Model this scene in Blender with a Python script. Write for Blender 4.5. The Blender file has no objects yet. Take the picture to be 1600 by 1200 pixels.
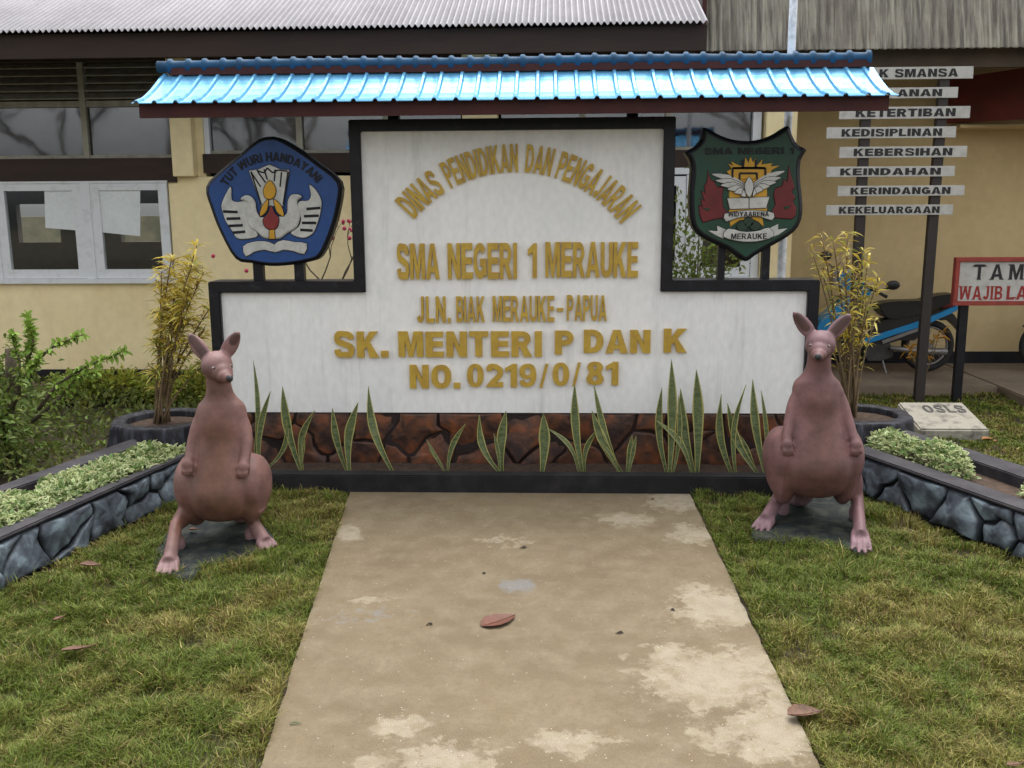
import bpy, bmesh, math, random
import numpy as np
from mathutils import Vector, Matrix
random.seed(7)
rng = np.random.default_rng(11)
R = math.radians
PI = math.pi
scene = bpy.context.scene
COL = scene.collection

# ------------------------------------------------------------------ camera
H = 1.75
FPX = 1500.0                      # focal length in pixels of the 1600 px wide photograph
PITCH, YAW, ROLL = R(10.57), R(2.4), R(0.36)
CAM = np.array([0.0, 0.0, H])
F0 = np.array([-math.sin(YAW) * math.cos(PITCH), math.cos(YAW) * math.cos(PITCH), -math.sin(PITCH)])
R0 = np.array([math.cos(YAW), math.sin(YAW), 0.0])
U0 = np.cross(R0, F0)
CR = R0 * math.cos(ROLL) - U0 * math.sin(ROLL)
CU = U0 * math.cos(ROLL) + R0 * math.sin(ROLL)
cd = bpy.data.cameras.new('camera')
cam = bpy.data.objects.new('camera', cd)
COL.objects.link(cam)
cd.sensor_width = 36.0
cd.lens = FPX / 1600 * 36
cd.clip_start = 0.05
cd.clip_end = 500
m = Matrix.Identity(4)
for i in range(3):
    m[i][0], m[i][1], m[i][2], m[i][3] = CR[i], CU[i], -F0[i], CAM[i]
cam.matrix_world = m
scene.camera = cam

# ------------------------------------------------------------------ light: overcast noon
SUN_EL, SUN_ROT = R(70), R(12)
world = bpy.data.worlds.new('World')
scene.world = world
world.use_nodes = True
wn, wl = world.node_tree.nodes, world.node_tree.links
wn.clear()
sky = wn.new('ShaderNodeTexSky')
sky.sky_type = 'NISHITA'
sky.sun_disc = False
sky.sun_elevation = SUN_EL
sky.sun_rotation = SUN_ROT
sky.air_density = 1.0
sky.dust_density = 4.0
hs = wn.new('ShaderNodeHueSaturation')
hs.inputs['Saturation'].default_value = 0.10       # cloud layer: nearly white light
bg = wn.new('ShaderNodeBackground')
bg.inputs['Strength'].default_value = 0.15
wo = wn.new('ShaderNodeOutputWorld')
wl.new(sky.outputs[0], hs.inputs['Color'])
wl.new(hs.outputs[0], bg.inputs['Color'])
wl.new(bg.outputs[0], wo.inputs['Surface'])
ld = bpy.data.lights.new('sun', 'SUN')
ld.energy = 0.5
ld.angle = R(50)
ld.color = (1.0, 0.955, 0.88)
sun = bpy.data.objects.new('sun', ld)
COL.objects.link(sun)
sd = Vector((math.sin(SUN_ROT) * math.cos(SUN_EL), math.cos(SUN_ROT) * math.cos(SUN_EL), math.sin(SUN_EL)))
sun.rotation_euler = sd.to_track_quat('Z', 'Y').to_euler()
sun.location = (0, -3, 12)
vs = scene.view_settings
vs.view_transform = 'Standard'
vs.look = 'None'
vs.exposure = 1.38
vs.gamma = 1.0
vs.use_curve_mapping = False
scene.render.engine = 'CYCLES'
scene.cycles.max_bounces = 6
scene.cycles.transparent_max_bounces = 12


# ------------------------------------------------------------------ helpers: measuring
def ray(px, py):
    return F0 + CR * ((px - 800) / FPX) + CU * ((600 - py) / FPX)


def P(px, py, Y):
    r = ray(px, py)
    return CAM + r * (Y / r[1])


def G(px, py, z=0.0):
    r = ray(px, py)
    return CAM + r * ((z - H) / r[2])


def PX(px, py, Y):
    return float(P(px, py, Y)[0])


def PZ(px, py, Y):
    return float(P(px, py, Y)[2])


def project(pts):
    d = pts - CAM
    w = d @ F0
    return 800 + FPX * (d @ CR) / w, 600 - FPX * (d @ CU) / w, w


# ------------------------------------------------------------------ helpers: value noise for geometry
_g = np.random.default_rng(3).random((256, 256))


def vnoise(x, y, s=1.0):
    x = np.asarray(x, float) * s + 37.2
    y = np.asarray(y, float) * s + 11.7
    xi, yi = np.floor(x).astype(int), np.floor(y).astype(int)
    fx, fy = x - xi, y - yi
    fx, fy = fx * fx * (3 - 2 * fx), fy * fy * (3 - 2 * fy)
    a, b = _g[xi % 256, yi % 256], _g[(xi + 1) % 256, yi % 256]
    c, d = _g[xi % 256, (yi + 1) % 256], _g[(xi + 1) % 256, (yi + 1) % 256]
    return (a * (1 - fx) + b * fx) * (1 - fy) + (c * (1 - fx) + d * fx) * fy


def fnoise(x, y, s=1.0):
    return (vnoise(x, y, s) + .5 * vnoise(x, y, s * 2.1) + .25 * vnoise(x, y, s * 4.3)) / 1.75


# ------------------------------------------------------------------ materials
MATS = {}


def mat(name, col, rough=0.8, noise=0.0, scale=8.0, col2=None, bump=0.0, bscale=None, metal=0.0, spec=0.5,
        detail=6.0, attr=None, stretch=None, lo=0.35, hi=0.65, bdist=0.01):
    """procedural principled material: two colours mixed by noise, fine grain, bump"""
    if name in MATS:
        return MATS[name]
    M = bpy.data.materials.new(name)
    M.use_nodes = True
    n, l = M.node_tree.nodes, M.node_tree.links
    b = n['Principled BSDF']
    b.inputs['Roughness'].default_value = rough
    b.inputs['Metallic'].default_value = metal
    b.inputs['Specular IOR Level'].default_value = spec
    tc = n.new('ShaderNodeTexCoord')
    mp = n.new('ShaderNodeMapping')
    l.new(tc.outputs['Object'], mp.inputs['Vector'])
    if stretch:
        mp.inputs['Scale'].default_value = stretch
    nz = n.new('ShaderNodeTexNoise')
    nz.inputs['Scale'].default_value = scale
    nz.inputs['Detail'].default_value = detail
    nz.inputs['Roughness'].default_value = 0.62
    l.new(mp.outputs[0], nz.inputs['Vector'])
    src = None
    if attr:
        at = n.new('ShaderNodeAttribute')
        at.attribute_name = attr
        src = at.outputs['Color']
    mix = n.new('ShaderNodeMix')
    mix.data_type = 'RGBA'
    c2 = col2 if col2 else tuple(c * (1 - noise) for c in col)
    if src is None:
        mix.inputs[6].default_value = (*col, 1)
        mix.inputs[7].default_value = (*c2, 1)
    else:
        mul = n.new('ShaderNodeMix')
        mul.data_type = 'RGBA'
        mul.blend_type = 'MULTIPLY'
        mul.inputs[0].default_value = 1.0
        mul.inputs[7].default_value = (1 - noise, 1 - noise, 1 - noise, 1)
        l.new(src, mul.inputs[6])
        l.new(src, mix.inputs[6])
        l.new(mul.outputs[2], mix.inputs[7])
    mr = n.new('ShaderNodeMapRange')
    mr.inputs['From Min'].default_value = lo
    mr.inputs['From Max'].default_value = hi
    l.new(nz.outputs['Fac'], mr.inputs['Value'])
    l.new(mr.outputs[0], mix.inputs[0])
    # fine grain
    ng = n.new('ShaderNodeTexNoise')
    ng.inputs['Scale'].default_value = scale * 9
    ng.inputs['Detail'].default_value = 3
    l.new(mp.outputs[0], ng.inputs['Vector'])
    gr = n.new('ShaderNodeMapRange')
    gr.inputs['To Min'].default_value = 0.86
    gr.inputs['To Max'].default_value = 1.12
    l.new(ng.outputs['Fac'], gr.inputs['Value'])
    fin = n.new('ShaderNodeMix')
    fin.data_type = 'RGBA'
    fin.blend_type = 'MULTIPLY'
    fin.inputs[0].default_value = 1.0
    l.new(mix.outputs[2], fin.inputs[6])
    l.new(gr.outputs[0], fin.inputs[7])
    l.new(fin.outputs[2], b.inputs['Base Color'])
    if bump > 0:
        nb = n.new('ShaderNodeTexNoise')
        nb.inputs['Scale'].default_value = bscale or scale * 4
        nb.inputs['Detail'].default_value = 6
        l.new(mp.outputs[0], nb.inputs['Vector'])
        bp = n.new('ShaderNodeBump')
        bp.inputs['Strength'].default_value = bump
        bp.inputs['Distance'].default_value = bdist
        l.new(nb.outputs['Fac'], bp.inputs['Height'])
        l.new(bp.outputs[0], b.inputs['Normal'])
    MATS[name] = M
    return M


def leafmat(name, rough=0.55, trans=0.3):
    """foliage: per-vertex leaf colour, a little light through the blade"""
    if name in MATS:
        return MATS[name]
    M = bpy.data.materials.new(name)
    M.use_nodes = True
    n, l = M.node_tree.nodes, M.node_tree.links
    b = n['Principled BSDF']
    b.inputs['Roughness'].default_value = rough
    b.inputs['Specular IOR Level'].default_value = 0.35
    at = n.new('ShaderNodeAttribute')
    at.attribute_name = 'Col'
    l.new(at.outputs['Color'], b.inputs['Base Color'])
    tr = n.new('ShaderNodeBsdfTranslucent')
    l.new(at.outputs['Color'], tr.inputs['Color'])
    mx = n.new('ShaderNodeMixShader')
    mx.inputs[0].default_value = trans
    l.new(b.outputs[0], mx.inputs[1])
    l.new(tr.outputs[0], mx.inputs[2])
    l.new(mx.outputs[0], n['Material Output'].inputs['Surface'])
    MATS[name] = M
    return M


m_white = mat('white_painted_plaster', (.86, .86, .85), .75, col2=(.76, .77, .77), scale=2.6, stretch=(1.2, 1, .6), bump=.25, bscale=30, lo=.4, hi=.75, bdist=.004)


def streaks(M, col, amount, sc=(9, 9, .7), lo=.55, hi=.8, scale=1.0):
    """faint vertical rain streaks and grime over an existing painted material"""
    n, l = M.node_tree.nodes, M.node_tree.links
    b = n['Principled BSDF']
    src = b.inputs['Base Color'].links[0].from_socket
    tc = n.new('ShaderNodeTexCoord'); mp = n.new('ShaderNodeMapping'); mp.inputs['Scale'].default_value = sc
    l.new(tc.outputs['Object'], mp.inputs['Vector'])
    nz = n.new('ShaderNodeTexNoise'); nz.inputs['Scale'].default_value = scale; nz.inputs['Detail'].default_value = 9; nz.inputs['Roughness'].default_value = .7
    l.new(mp.outputs[0], nz.inputs['Vector'])
    mr = n.new('ShaderNodeMapRange'); mr.inputs['From Min'].default_value, mr.inputs['From Max'].default_value = lo, hi
    mr.inputs['To Max'].default_value = amount
    l.new(nz.outputs['Fac'], mr.inputs['Value'])
    mx = n.new('ShaderNodeMix'); mx.data_type = 'RGBA'
    l.new(mr.outputs[0], mx.inputs[0]); l.new(src, mx.inputs[6]); mx.inputs[7].default_value = (*col, 1)
    l.new(mx.outputs[2], b.inputs['Base Color'])


streaks(m_white, (.42, .42, .40), .55)
streaks(m_white, (.36, .35, .33), .6, (30, 30, 30), .68, .80)
m_black = mat('black_gloss_trim_paint', (.006, .006, .009), .42, spec=.3, col2=(.012, .012, .016), scale=9, bump=.2, bscale=40, bdist=.004)
m_curb = mat('worn_black_curb_paint', (.010, .010, .012), .7, spec=.3, col2=(.030, .028, .030), scale=7, bump=.4, bscale=60, bdist=.004, lo=.45, hi=.8)
m_cap = mat('weathered_dark_cap_paint', (.028, .026, .032), .75, spec=.3, col2=(.062, .057, .063), scale=5, bump=.4, bscale=60, bdist=.004)
m_gold = mat('ochre_gold_letter_paint', (.54, .36, .045), .5, col2=(.42, .26, .035), scale=14, bump=.2, bscale=60, bdist=.003)
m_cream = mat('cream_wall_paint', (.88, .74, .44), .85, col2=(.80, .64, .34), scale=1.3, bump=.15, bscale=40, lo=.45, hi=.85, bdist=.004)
m_cream_shaded = mat('shaded_cream_wall_paint', (.66, .51, .27), .85, col2=(.56, .42, .21), scale=1.1, bump=.15, bscale=40, lo=.4, hi=.8, bdist=.004)  # darker cream for the corridor walls: veranda roof shade put into the colour
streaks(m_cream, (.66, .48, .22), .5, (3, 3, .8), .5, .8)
streaks(m_cream_shaded, (.50, .38, .18), .5, (3, 3, .8), .5, .8)
streaks(m_black, (.06, .06, .065), .5, (12, 12, 12), .58, .75)
m_brown = mat('dark_brown_timber_paint', (.040, .022, .015), .6, spec=.3, col2=(.028, .016, .012), scale=4, stretch=(.4, 1, 3))
m_maroon = mat('maroon_board_paint', (.065, .016, .015), .6, spec=.3, col2=(.045, .012, .012), scale=6)
m_redbeam = mat('dull_red_beam_paint', (.15, .022, .012), .6, spec=.3, col2=(.09, .018, .011), scale=3)
m_frame = mat('chalky_white_window_paint', (.70, .72, .74), .7, col2=(.54, .55, .55), scale=12, lo=.5, hi=.8)
m_framed = mat('dusty_beige_frame_paint', (.36, .34, .27), .8, col2=(.24, .22, .17), scale=10)
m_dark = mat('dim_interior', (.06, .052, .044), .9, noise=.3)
m_galv = mat('grey_galvanised_roofing', (.43, .415, .435), .5, col2=(.35, .335, .35), scale=3, metal=.35, stretch=(1, .3, 1))
m_blue = mat('blue_metal_roofing', (.15, .47, .80), .25, col2=(.18, .52, .84), scale=5, metal=.45, spec=1.0)
m_bluedk = mat('blue_ridge_paint', (.010, .080, .18), .6, spec=.25, col2=(.016, .05, .10), scale=14)
m_paper = mat('white_paper', (.72, .76, .76), .8, noise=.08, scale=4)
m_soil = mat('dark_soil', (.040, .024, .016), .95, col2=(.085, .052, .033), scale=26, bump=.9, bscale=70)
m_conc = mat('bare_concrete', (.30, .26, .21), .85, col2=(.20, .17, .135), scale=3, bump=.4, bscale=50)
m_earth = mat('earth_under_grass', (.045, .040, .018), .95, col2=(.075, .058, .03), scale=18, bump=.8, bscale=60)
m_bark = mat('grey_bark', (.13, .10, .07), .9, col2=(.07, .05, .035), scale=20, bump=.5)
m_stem = mat('tan_stem', (.22, .15, .075), .85, col2=(.13, .09, .05), scale=30)
m_leaf = leafmat('leaf_blades')
m_grass = leafmat('grass_blades', .65, .25)
m_silver = mat('flaking_silver_paint', (.50, .52, .56), .5, col2=(.75, .77, .80), scale=25, metal=.2)
m_rubber = mat('black_rubber', (.012, .012, .012), .75, noise=.2)
m_plastic = mat('black_plastic', (.015, .014, .014), .4, noise=.2)
m_steel = mat('dull_steel', (.32, .31, .30), .4, noise=.3, metal=.7)
m_cyan = mat('bright_blue_bike_paint', (.015, .27, .60), .22, noise=.15, spec=.6)
m_red = mat('red_lens', (.22, .015, .012), .3, noise=.1)
m_leafdry = mat('dry_red_brown_leaf', (.14, .040, .020), .6, col2=(.09, .03, .016), scale=30, bump=.3, bscale=60)
m_leafdry2 = mat('dry_brown_leaf', (.16, .075, .042), .65, col2=(.10, .05, .03), scale=30, bump=.3, bscale=60)
m_leafdry3 = mat('dry_orange_leaf', (.38, .16, .035), .65, noise=.3, scale=30)


def glassmat(name, tint, refl):
    M = bpy.data.materials.new(name)
    M.use_nodes = True
    n, l = M.node_tree.nodes, M.node_tree.links
    n.remove(n['Principled BSDF'])
    tr = n.new('ShaderNodeBsdfTransparent')
    tr.inputs[0].default_value = (*tint, 1)
    gl = n.new('ShaderNodeBsdfGlossy')
    gl.inputs['Roughness'].default_value = 0.045
    gl.inputs['Color'].default_value = (.9, .92, .95, 1)
    tc = n.new('ShaderNodeTexCoord')
    nz = n.new('ShaderNodeTexNoise')
    nz.inputs['Scale'].default_value = 3.0
    l.new(tc.outputs['Object'], nz.inputs['Vector'])
    bp = n.new('ShaderNodeBump')
    bp.inputs['Strength'].default_value = .05
    bp.inputs['Distance'].default_value = .02
    l.new(nz.outputs['Fac'], bp.inputs['Height'])
    l.new(bp.outputs[0], gl.inputs['Normal'])
    mx = n.new('ShaderNodeMixShader')
    mx.inputs[0].default_value = refl
    l.new(tr.outputs[0], mx.inputs[1])
    l.new(gl.outputs[0], mx.inputs[2])
    l.new(mx.outputs[0], n['Material Output'].inputs['Surface'])
    return M


m_glass = glassmat('dusty_window_glass', (.60, .60, .60), .11)
m_glass_low = glassmat('clear_window_glass', (.93, .95, .95), .07)


def stonemat(name, base, dark, accent):
    """painted cement stones: brushed light on the raised middle, dark washes, per-stone shift"""
    M = bpy.data.materials.new(name)
    M.use_nodes = True
    n, l = M.node_tree.nodes, M.node_tree.links
    b = n['Principled BSDF']
    b.inputs['Roughness'].default_value = .55
    tc = n.new('ShaderNodeTexCoord')
    oi = n.new('ShaderNodeObjectInfo')
    nz = n.new('ShaderNodeTexNoise')
    nz.noise_dimensions = '4D'
    nz.inputs['Scale'].default_value = 9
    nz.inputs['Detail'].default_value = 8
    nz.inputs['Distortion'].default_value = .6
    l.new(tc.outputs['Object'], nz.inputs['Vector'])
    l.new(oi.outputs['Random'], nz.inputs['W'])
    rp = n.new('ShaderNodeValToRGB')
    e = rp.color_ramp.elements
    e[0].position, e[0].color = .36, (*dark, 1)
    e[1].position, e[1].color = .66, (*accent, 1)
    k = rp.color_ramp.elements.new(.5)
    k.color = (*base, 1)
    l.new(nz.outputs['Fac'], rp.inputs[0])
    at = n.new('ShaderNodeAttribute')
    at.attribute_name = 'Col'
    mx = n.new('ShaderNodeMix')
    mx.data_type = 'RGBA'
    l.new(at.outputs['Fac'], mx.inputs[0])
    mx.inputs[6].default_value = (dark[0] * .5, dark[1] * .5, dark[2] * .5, 1)
    l.new(rp.outputs[0], mx.inputs[7])
    l.new(mx.outputs[2], b.inputs['Base Color'])
    nb = n.new('ShaderNodeTexNoise')
    nb.inputs['Scale'].default_value = 30
    nb.inputs['Detail'].default_value = 6
    l.new(tc.outputs['Object'], nb.inputs['Vector'])
    bp = n.new('ShaderNodeBump')
    bp.inputs['Strength'].default_value = .5
    bp.inputs['Distance'].default_value = .01
    l.new(nb.outputs['Fac'], bp.inputs['Height'])
    l.new(bp.outputs[0], b.inputs['Normal'])
    MATS[name] = M
    return M


m_stone_or = stonemat('orange_brown_painted_stone', (.085, .034, .018), (.030, .013, .010), (.20, .060, .02))
m_stone_bl = stonemat('blue_grey_painted_stone', (.085, .105, .130), (.028, .032, .044), (.21, .27, .31))
m_joint_or = mat('dark_brown_joint', (.022, .012, .010), .8, noise=.3, scale=20)
m_joint_bl = mat('near_black_joint', (.014, .015, .02), .8, noise=.3, scale=20)

# ------------------------------------------------------------------ object helpers
OFF = {}


def tag(o, label=None, cat=None, group=None, kind=None):
    if label: o['label'] = label
    if cat: o['category'] = cat
    if group: o['group'] = group
    if kind: o['kind'] = kind
    return o


def thing(name, loc, label, cat, group=None):
    o = bpy.data.objects.new(name, None)
    o.empty_display_size = .1
    COL.objects.link(o)
    o.location = tuple(float(v) for v in loc)
    OFF[o.name] = np.array([float(v) for v in loc])
    return tag(o, label, cat, group)


class MB:
    def __init__(s):
        s.v, s.f, s.c = [], [], []

    def box(s, x0, x1, y0, y1, z0, z1):
        b = len(s.v)
        s.v += [(x, y, z) for z in (z0, z1) for y in (y0, y1) for x in (x0, x1)]
        s.f += [tuple(b + i for i in q) for q in ((0, 2, 3, 1), (4, 5, 7, 6), (0, 1, 5, 4), (2, 6, 7, 3), (0, 4, 6, 2), (1, 3, 7, 5))]
        return s

    def hexa(s, pts):            # 8 points: bottom loop of 4, top loop of 4
        b = len(s.v)
        s.v += [tuple(p) for p in pts]
        s.f += [tuple(b + i for i in q) for q in ((3, 2, 1, 0), (4, 5, 6, 7), (0, 1, 5, 4), (1, 2, 6, 5), (2, 3, 7, 6), (3, 0, 4, 7))]
        return s

    def prism(s, loop_a, loop_b):   # two matching loops joined and capped
        b = len(s.v)
        n = len(loop_a)
        s.v += [tuple(p) for p in loop_a] + [tuple(p) for p in loop_b]
        s.f.append(tuple(b + i for i in range(n)))
        s.f.append(tuple(b + n + i for i in reversed(range(n))))
        for i in range(n):
            j = (i + 1) % n
            s.f.append((b + i, b + n + i, b + n + j, b + j))
        return s

    def tube(s, pts, rads, n=8, cap=True):
        pts = [Vector(p) for p in pts]
        if not hasattr(rads, '__len__'):
            rads = [rads] * len(pts)
        b = len(s.v)
        ref = None
        for i, p in enumerate(pts):
            t = (pts[min(i + 1, len(pts) - 1)] - pts[max(i - 1, 0)])
            t = t.normalized() if t.length > 1e-9 else Vector((0, 0, 1))
            if ref is None:
                ref = Vector((1, 0, 0)) if abs(t.x) < .8 else Vector((0, 1, 0))
            a = (ref - t * ref.dot(t)).normalized()
            ref = a
            c = t.cross(a)
            for k in range(n):
                th = 2 * PI * k / n
                s.v.append(tuple(p + (a * math.cos(th) + c * math.sin(th)) * rads[i]))
        for i in range(len(pts) - 1):
            for k in range(n):
                k2 = (k + 1) % n
                s.f.append((b + i * n + k, b + i * n + k2, b + (i + 1) * n + k2, b + (i + 1) * n + k))
        if cap:
            s.f.append(tuple(b + k for k in reversed(range(n))))
            s.f.append(tuple(b + (len(pts) - 1) * n + k for k in range(n)))
        return s

    def ellipsoid(s, c, r, nu=16, nv=10):
        b = len(s.v)
        for j in range(nv + 1):
            ph = PI * j / nv
            for i in range(nu):
                th = 2 * PI * i / nu
                s.v.append((c[0] + r[0] * math.sin(ph) * math.cos(th), c[1] + r[1] * math.sin(ph) * math.sin(th), c[2] + r[2] * math.cos(ph)))
        for j in range(nv):
            for i in range(nu):
                i2 = (i + 1) % nu
                s.f.append((b + j * nu + i, b + (j + 1) * nu + i, b + (j + 1) * nu + i2, b + j * nu + i2))
        return s

    def ring(s, c, R1, r1, n=40, k=10, axis='y', sq=1.0):    # torus around the y axis
        b = len(s.v)
        for i in range(n):
            th = 2 * PI * i / n
            for j in range(k):
                ph = 2 * PI * j / k
                rr = R1 + r1 * math.cos(ph)
                s.v.append((c[0] + rr * math.cos(th), c[1] + r1 * sq * math.sin(ph), c[2] + rr * math.sin(th)))
        for i in range(n):
            for j in range(k):
                i2, j2 = (i + 1) % n, (j + 1) % k
                s.f.append((b + i * k + j, b + i * k + j2, b + i2 * k + j2, b + i2 * k + j))
        return s

    def build(s, name, M, parent=None, smooth=False, label=None, bevel=0.0, fix=True):
        off = OFF[parent.name] if parent is not None else np.zeros(3)
        me = bpy.data.meshes.new(name)
        me.from_pydata([tuple(np.array(v, float) - off) for v in s.v], [], s.f)
        if fix:
            bm = bmesh.new()
            bm.from_mesh(me)
            bmesh.ops.recalc_face_normals(bm, faces=bm.faces)
            if bevel > 0:
                bmesh.ops.bevel(bm, geom=[e for e in bm.edges if e.calc_face_angle(0) > .5], offset=bevel, segments=2, affect='EDGES', clamp_overlap=True)
            bm.to_mesh(me)
            bm.free()
        me.materials.append(M)
        if smooth:
            for p in me.polygons: p.use_smooth = True
        o = bpy.data.objects.new(name, me)
        COL.objects.link(o)
        if parent is not None:
            o.parent = parent
        OFF[o.name] = off
        if label: o['label'] = label
        return o


def struct(o):
    o['kind'] = 'structure'
    return o


def numesh(name, V, Fq, M, parent=None, colors=None, smooth=False):
    """fast mesh from numpy arrays; Fq is (n, k)"""
    off = OFF[parent.name] if parent is not None else np.zeros(3)
    me = bpy.data.meshes.new(name)
    k = Fq.shape[1]
    me.vertices.add(len(V))
    me.vertices.foreach_set('co', (V - off).astype(np.float32).ravel())
    me.loops.add(Fq.size)
    me.loops.foreach_set('vertex_index', Fq.astype(np.int32).ravel())
    me.polygons.add(len(Fq))
    me.polygons.foreach_set('loop_start', np.arange(0, Fq.size, k, dtype=np.int32))
    me.update(calc_edges=True)
    if colors is not None:
        a = me.color_attributes.new('Col', 'FLOAT_COLOR', 'POINT')
        cc = np.ones((len(V), 4), np.float32)
        cc[:, :3] = colors
        a.data.foreach_set('color', cc.ravel())
    me.polygons.foreach_set('use_smooth', np.full(len(Fq), bool(smooth)))
    me.materials.append(M)
    o = bpy.data.objects.new(name, me)
    COL.objects.link(o)
    if parent is not None:
        o.parent = parent
    OFF[o.name] = off
    return o


def norm(a):
    return a / np.maximum(np.linalg.norm(a, axis=-1, keepdims=True), 1e-9)


def leaves(name, base, direc, length, width, cols, M=None, parent=None, droop=.25, up=None, fold=.25):
    """leaf blades: base points, directions, sizes; pointed oval with a folded midrib"""
    n = len(base)
    direc = norm(direc)
    if up is None:
        up = norm(np.tile([0, 0, 1.0], (n, 1)) + rng.normal(0, .45, (n, 3)))
    side = norm(np.cross(direc, up))
    nor = norm(np.cross(side, direc))
    L, W = length[:, None], width[:, None]
    dn = np.array([0, 0, -1.0])
    p0 = base
    p1 = base + direc * L * .45 + dn * L * droop * .15
    p3 = base + direc * L + dn * L * droop
    l1 = p1 - side * W * .5 + nor * W * fold
    r1 = p1 + side * W * .5 + nor * W * fold
    p2 = base + direc * L * .78 + dn * L * droop * .55
    l2 = p2 - side * W * .33 + nor * W * fold * .6
    r2 = p2 + side * W * .33 + nor * W * fold * .6
    V = np.stack([p0, l1, p1, r1, l2, p2, r2, p3], 1).reshape(-1, 3)
    T = np.array([[0, 2, 1], [0, 3, 2], [1, 2, 5], [1, 5, 4], [2, 3, 6], [2, 6, 5], [4, 5, 7], [5, 6, 7]])
    Fq = (np.arange(n)[:, None, None] * 8 + T[None]).reshape(-1, 3)
    if cols.ndim == 2:
        C = np.repeat(cols, 8, 0)
    else:
        C = cols.reshape(-1, 3)
    return numesh(name, V, Fq, M or m_leaf, parent, C)


# ------------------------------------------------------------------ lettering
_glyph = {}


def _arc(cx, cy, rx, ry, a0, a1, n=8, p=2.0):
    out = []
    for i in range(n + 1):
        t = R(a0 + (a1 - a0) * i / n)
        c, s_ = math.cos(t), math.sin(t)
        out.append((cx + rx * math.copysign(abs(c) ** (2 / p), c), cy + ry * math.copysign(abs(s_) ** (2 / p), s_)))
    return out


def _ell(cx, cy, rx, ry, n=22, p=2.3):
    return _arc(cx, cy, rx, ry, 0, 360 - 360 / n, n - 1, p)


def _ribbon(path, t):
    L, Rr = [], []
    n = len(path)
    for i in range(n):
        if i == 0: d1 = d2 = (path[1][0] - path[0][0], path[1][1] - path[0][1])
        elif i == n - 1: d1 = d2 = (path[-1][0] - path[-2][0], path[-1][1] - path[-2][1])
        else:
            d1 = (path[i][0] - path[i - 1][0], path[i][1] - path[i - 1][1])
            d2 = (path[i + 1][0] - path[i][0], path[i + 1][1] - path[i][1])
        l1, l2 = math.hypot(*d1), math.hypot(*d2)
        n1 = (-d1[1] / l1, d1[0] / l1); n2 = (-d2[1] / l2, d2[0] / l2)
        m_ = (n1[0] + n2[0], n1[1] + n2[1]); lm = math.hypot(*m_) or 1
        m_ = (m_[0] / lm, m_[1] / lm)
        k = t / 2 / max(.5, m_[0] * n1[0] + m_[1] * n1[1])
        L.append((path[i][0] + m_[0] * k, path[i][1] + m_[1] * k))
        Rr.append((path[i][0] - m_[0] * k, path[i][1] - m_[1] * k))
    return L + Rr[::-1]


def _smooth(pts, k=4):
    n = len(pts); out = []
    for i in range(n - 1):
        p0, p1, p2, p3 = pts[max(i - 1, 0)], pts[i], pts[i + 1], pts[min(i + 2, n - 1)]
        for j in range(k):
            t = j / k
            out.append(tuple(.5 * ((2 * p1[d]) + (-p0[d] + p2[d]) * t + (2 * p0[d] - 5 * p1[d] + 4 * p2[d] - p3[d]) * t * t + (-p0[d] + 3 * p1[d] - 3 * p2[d] + p3[d]) * t ** 3) for d in range(2)))
    return out + [tuple(pts[-1])]


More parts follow.
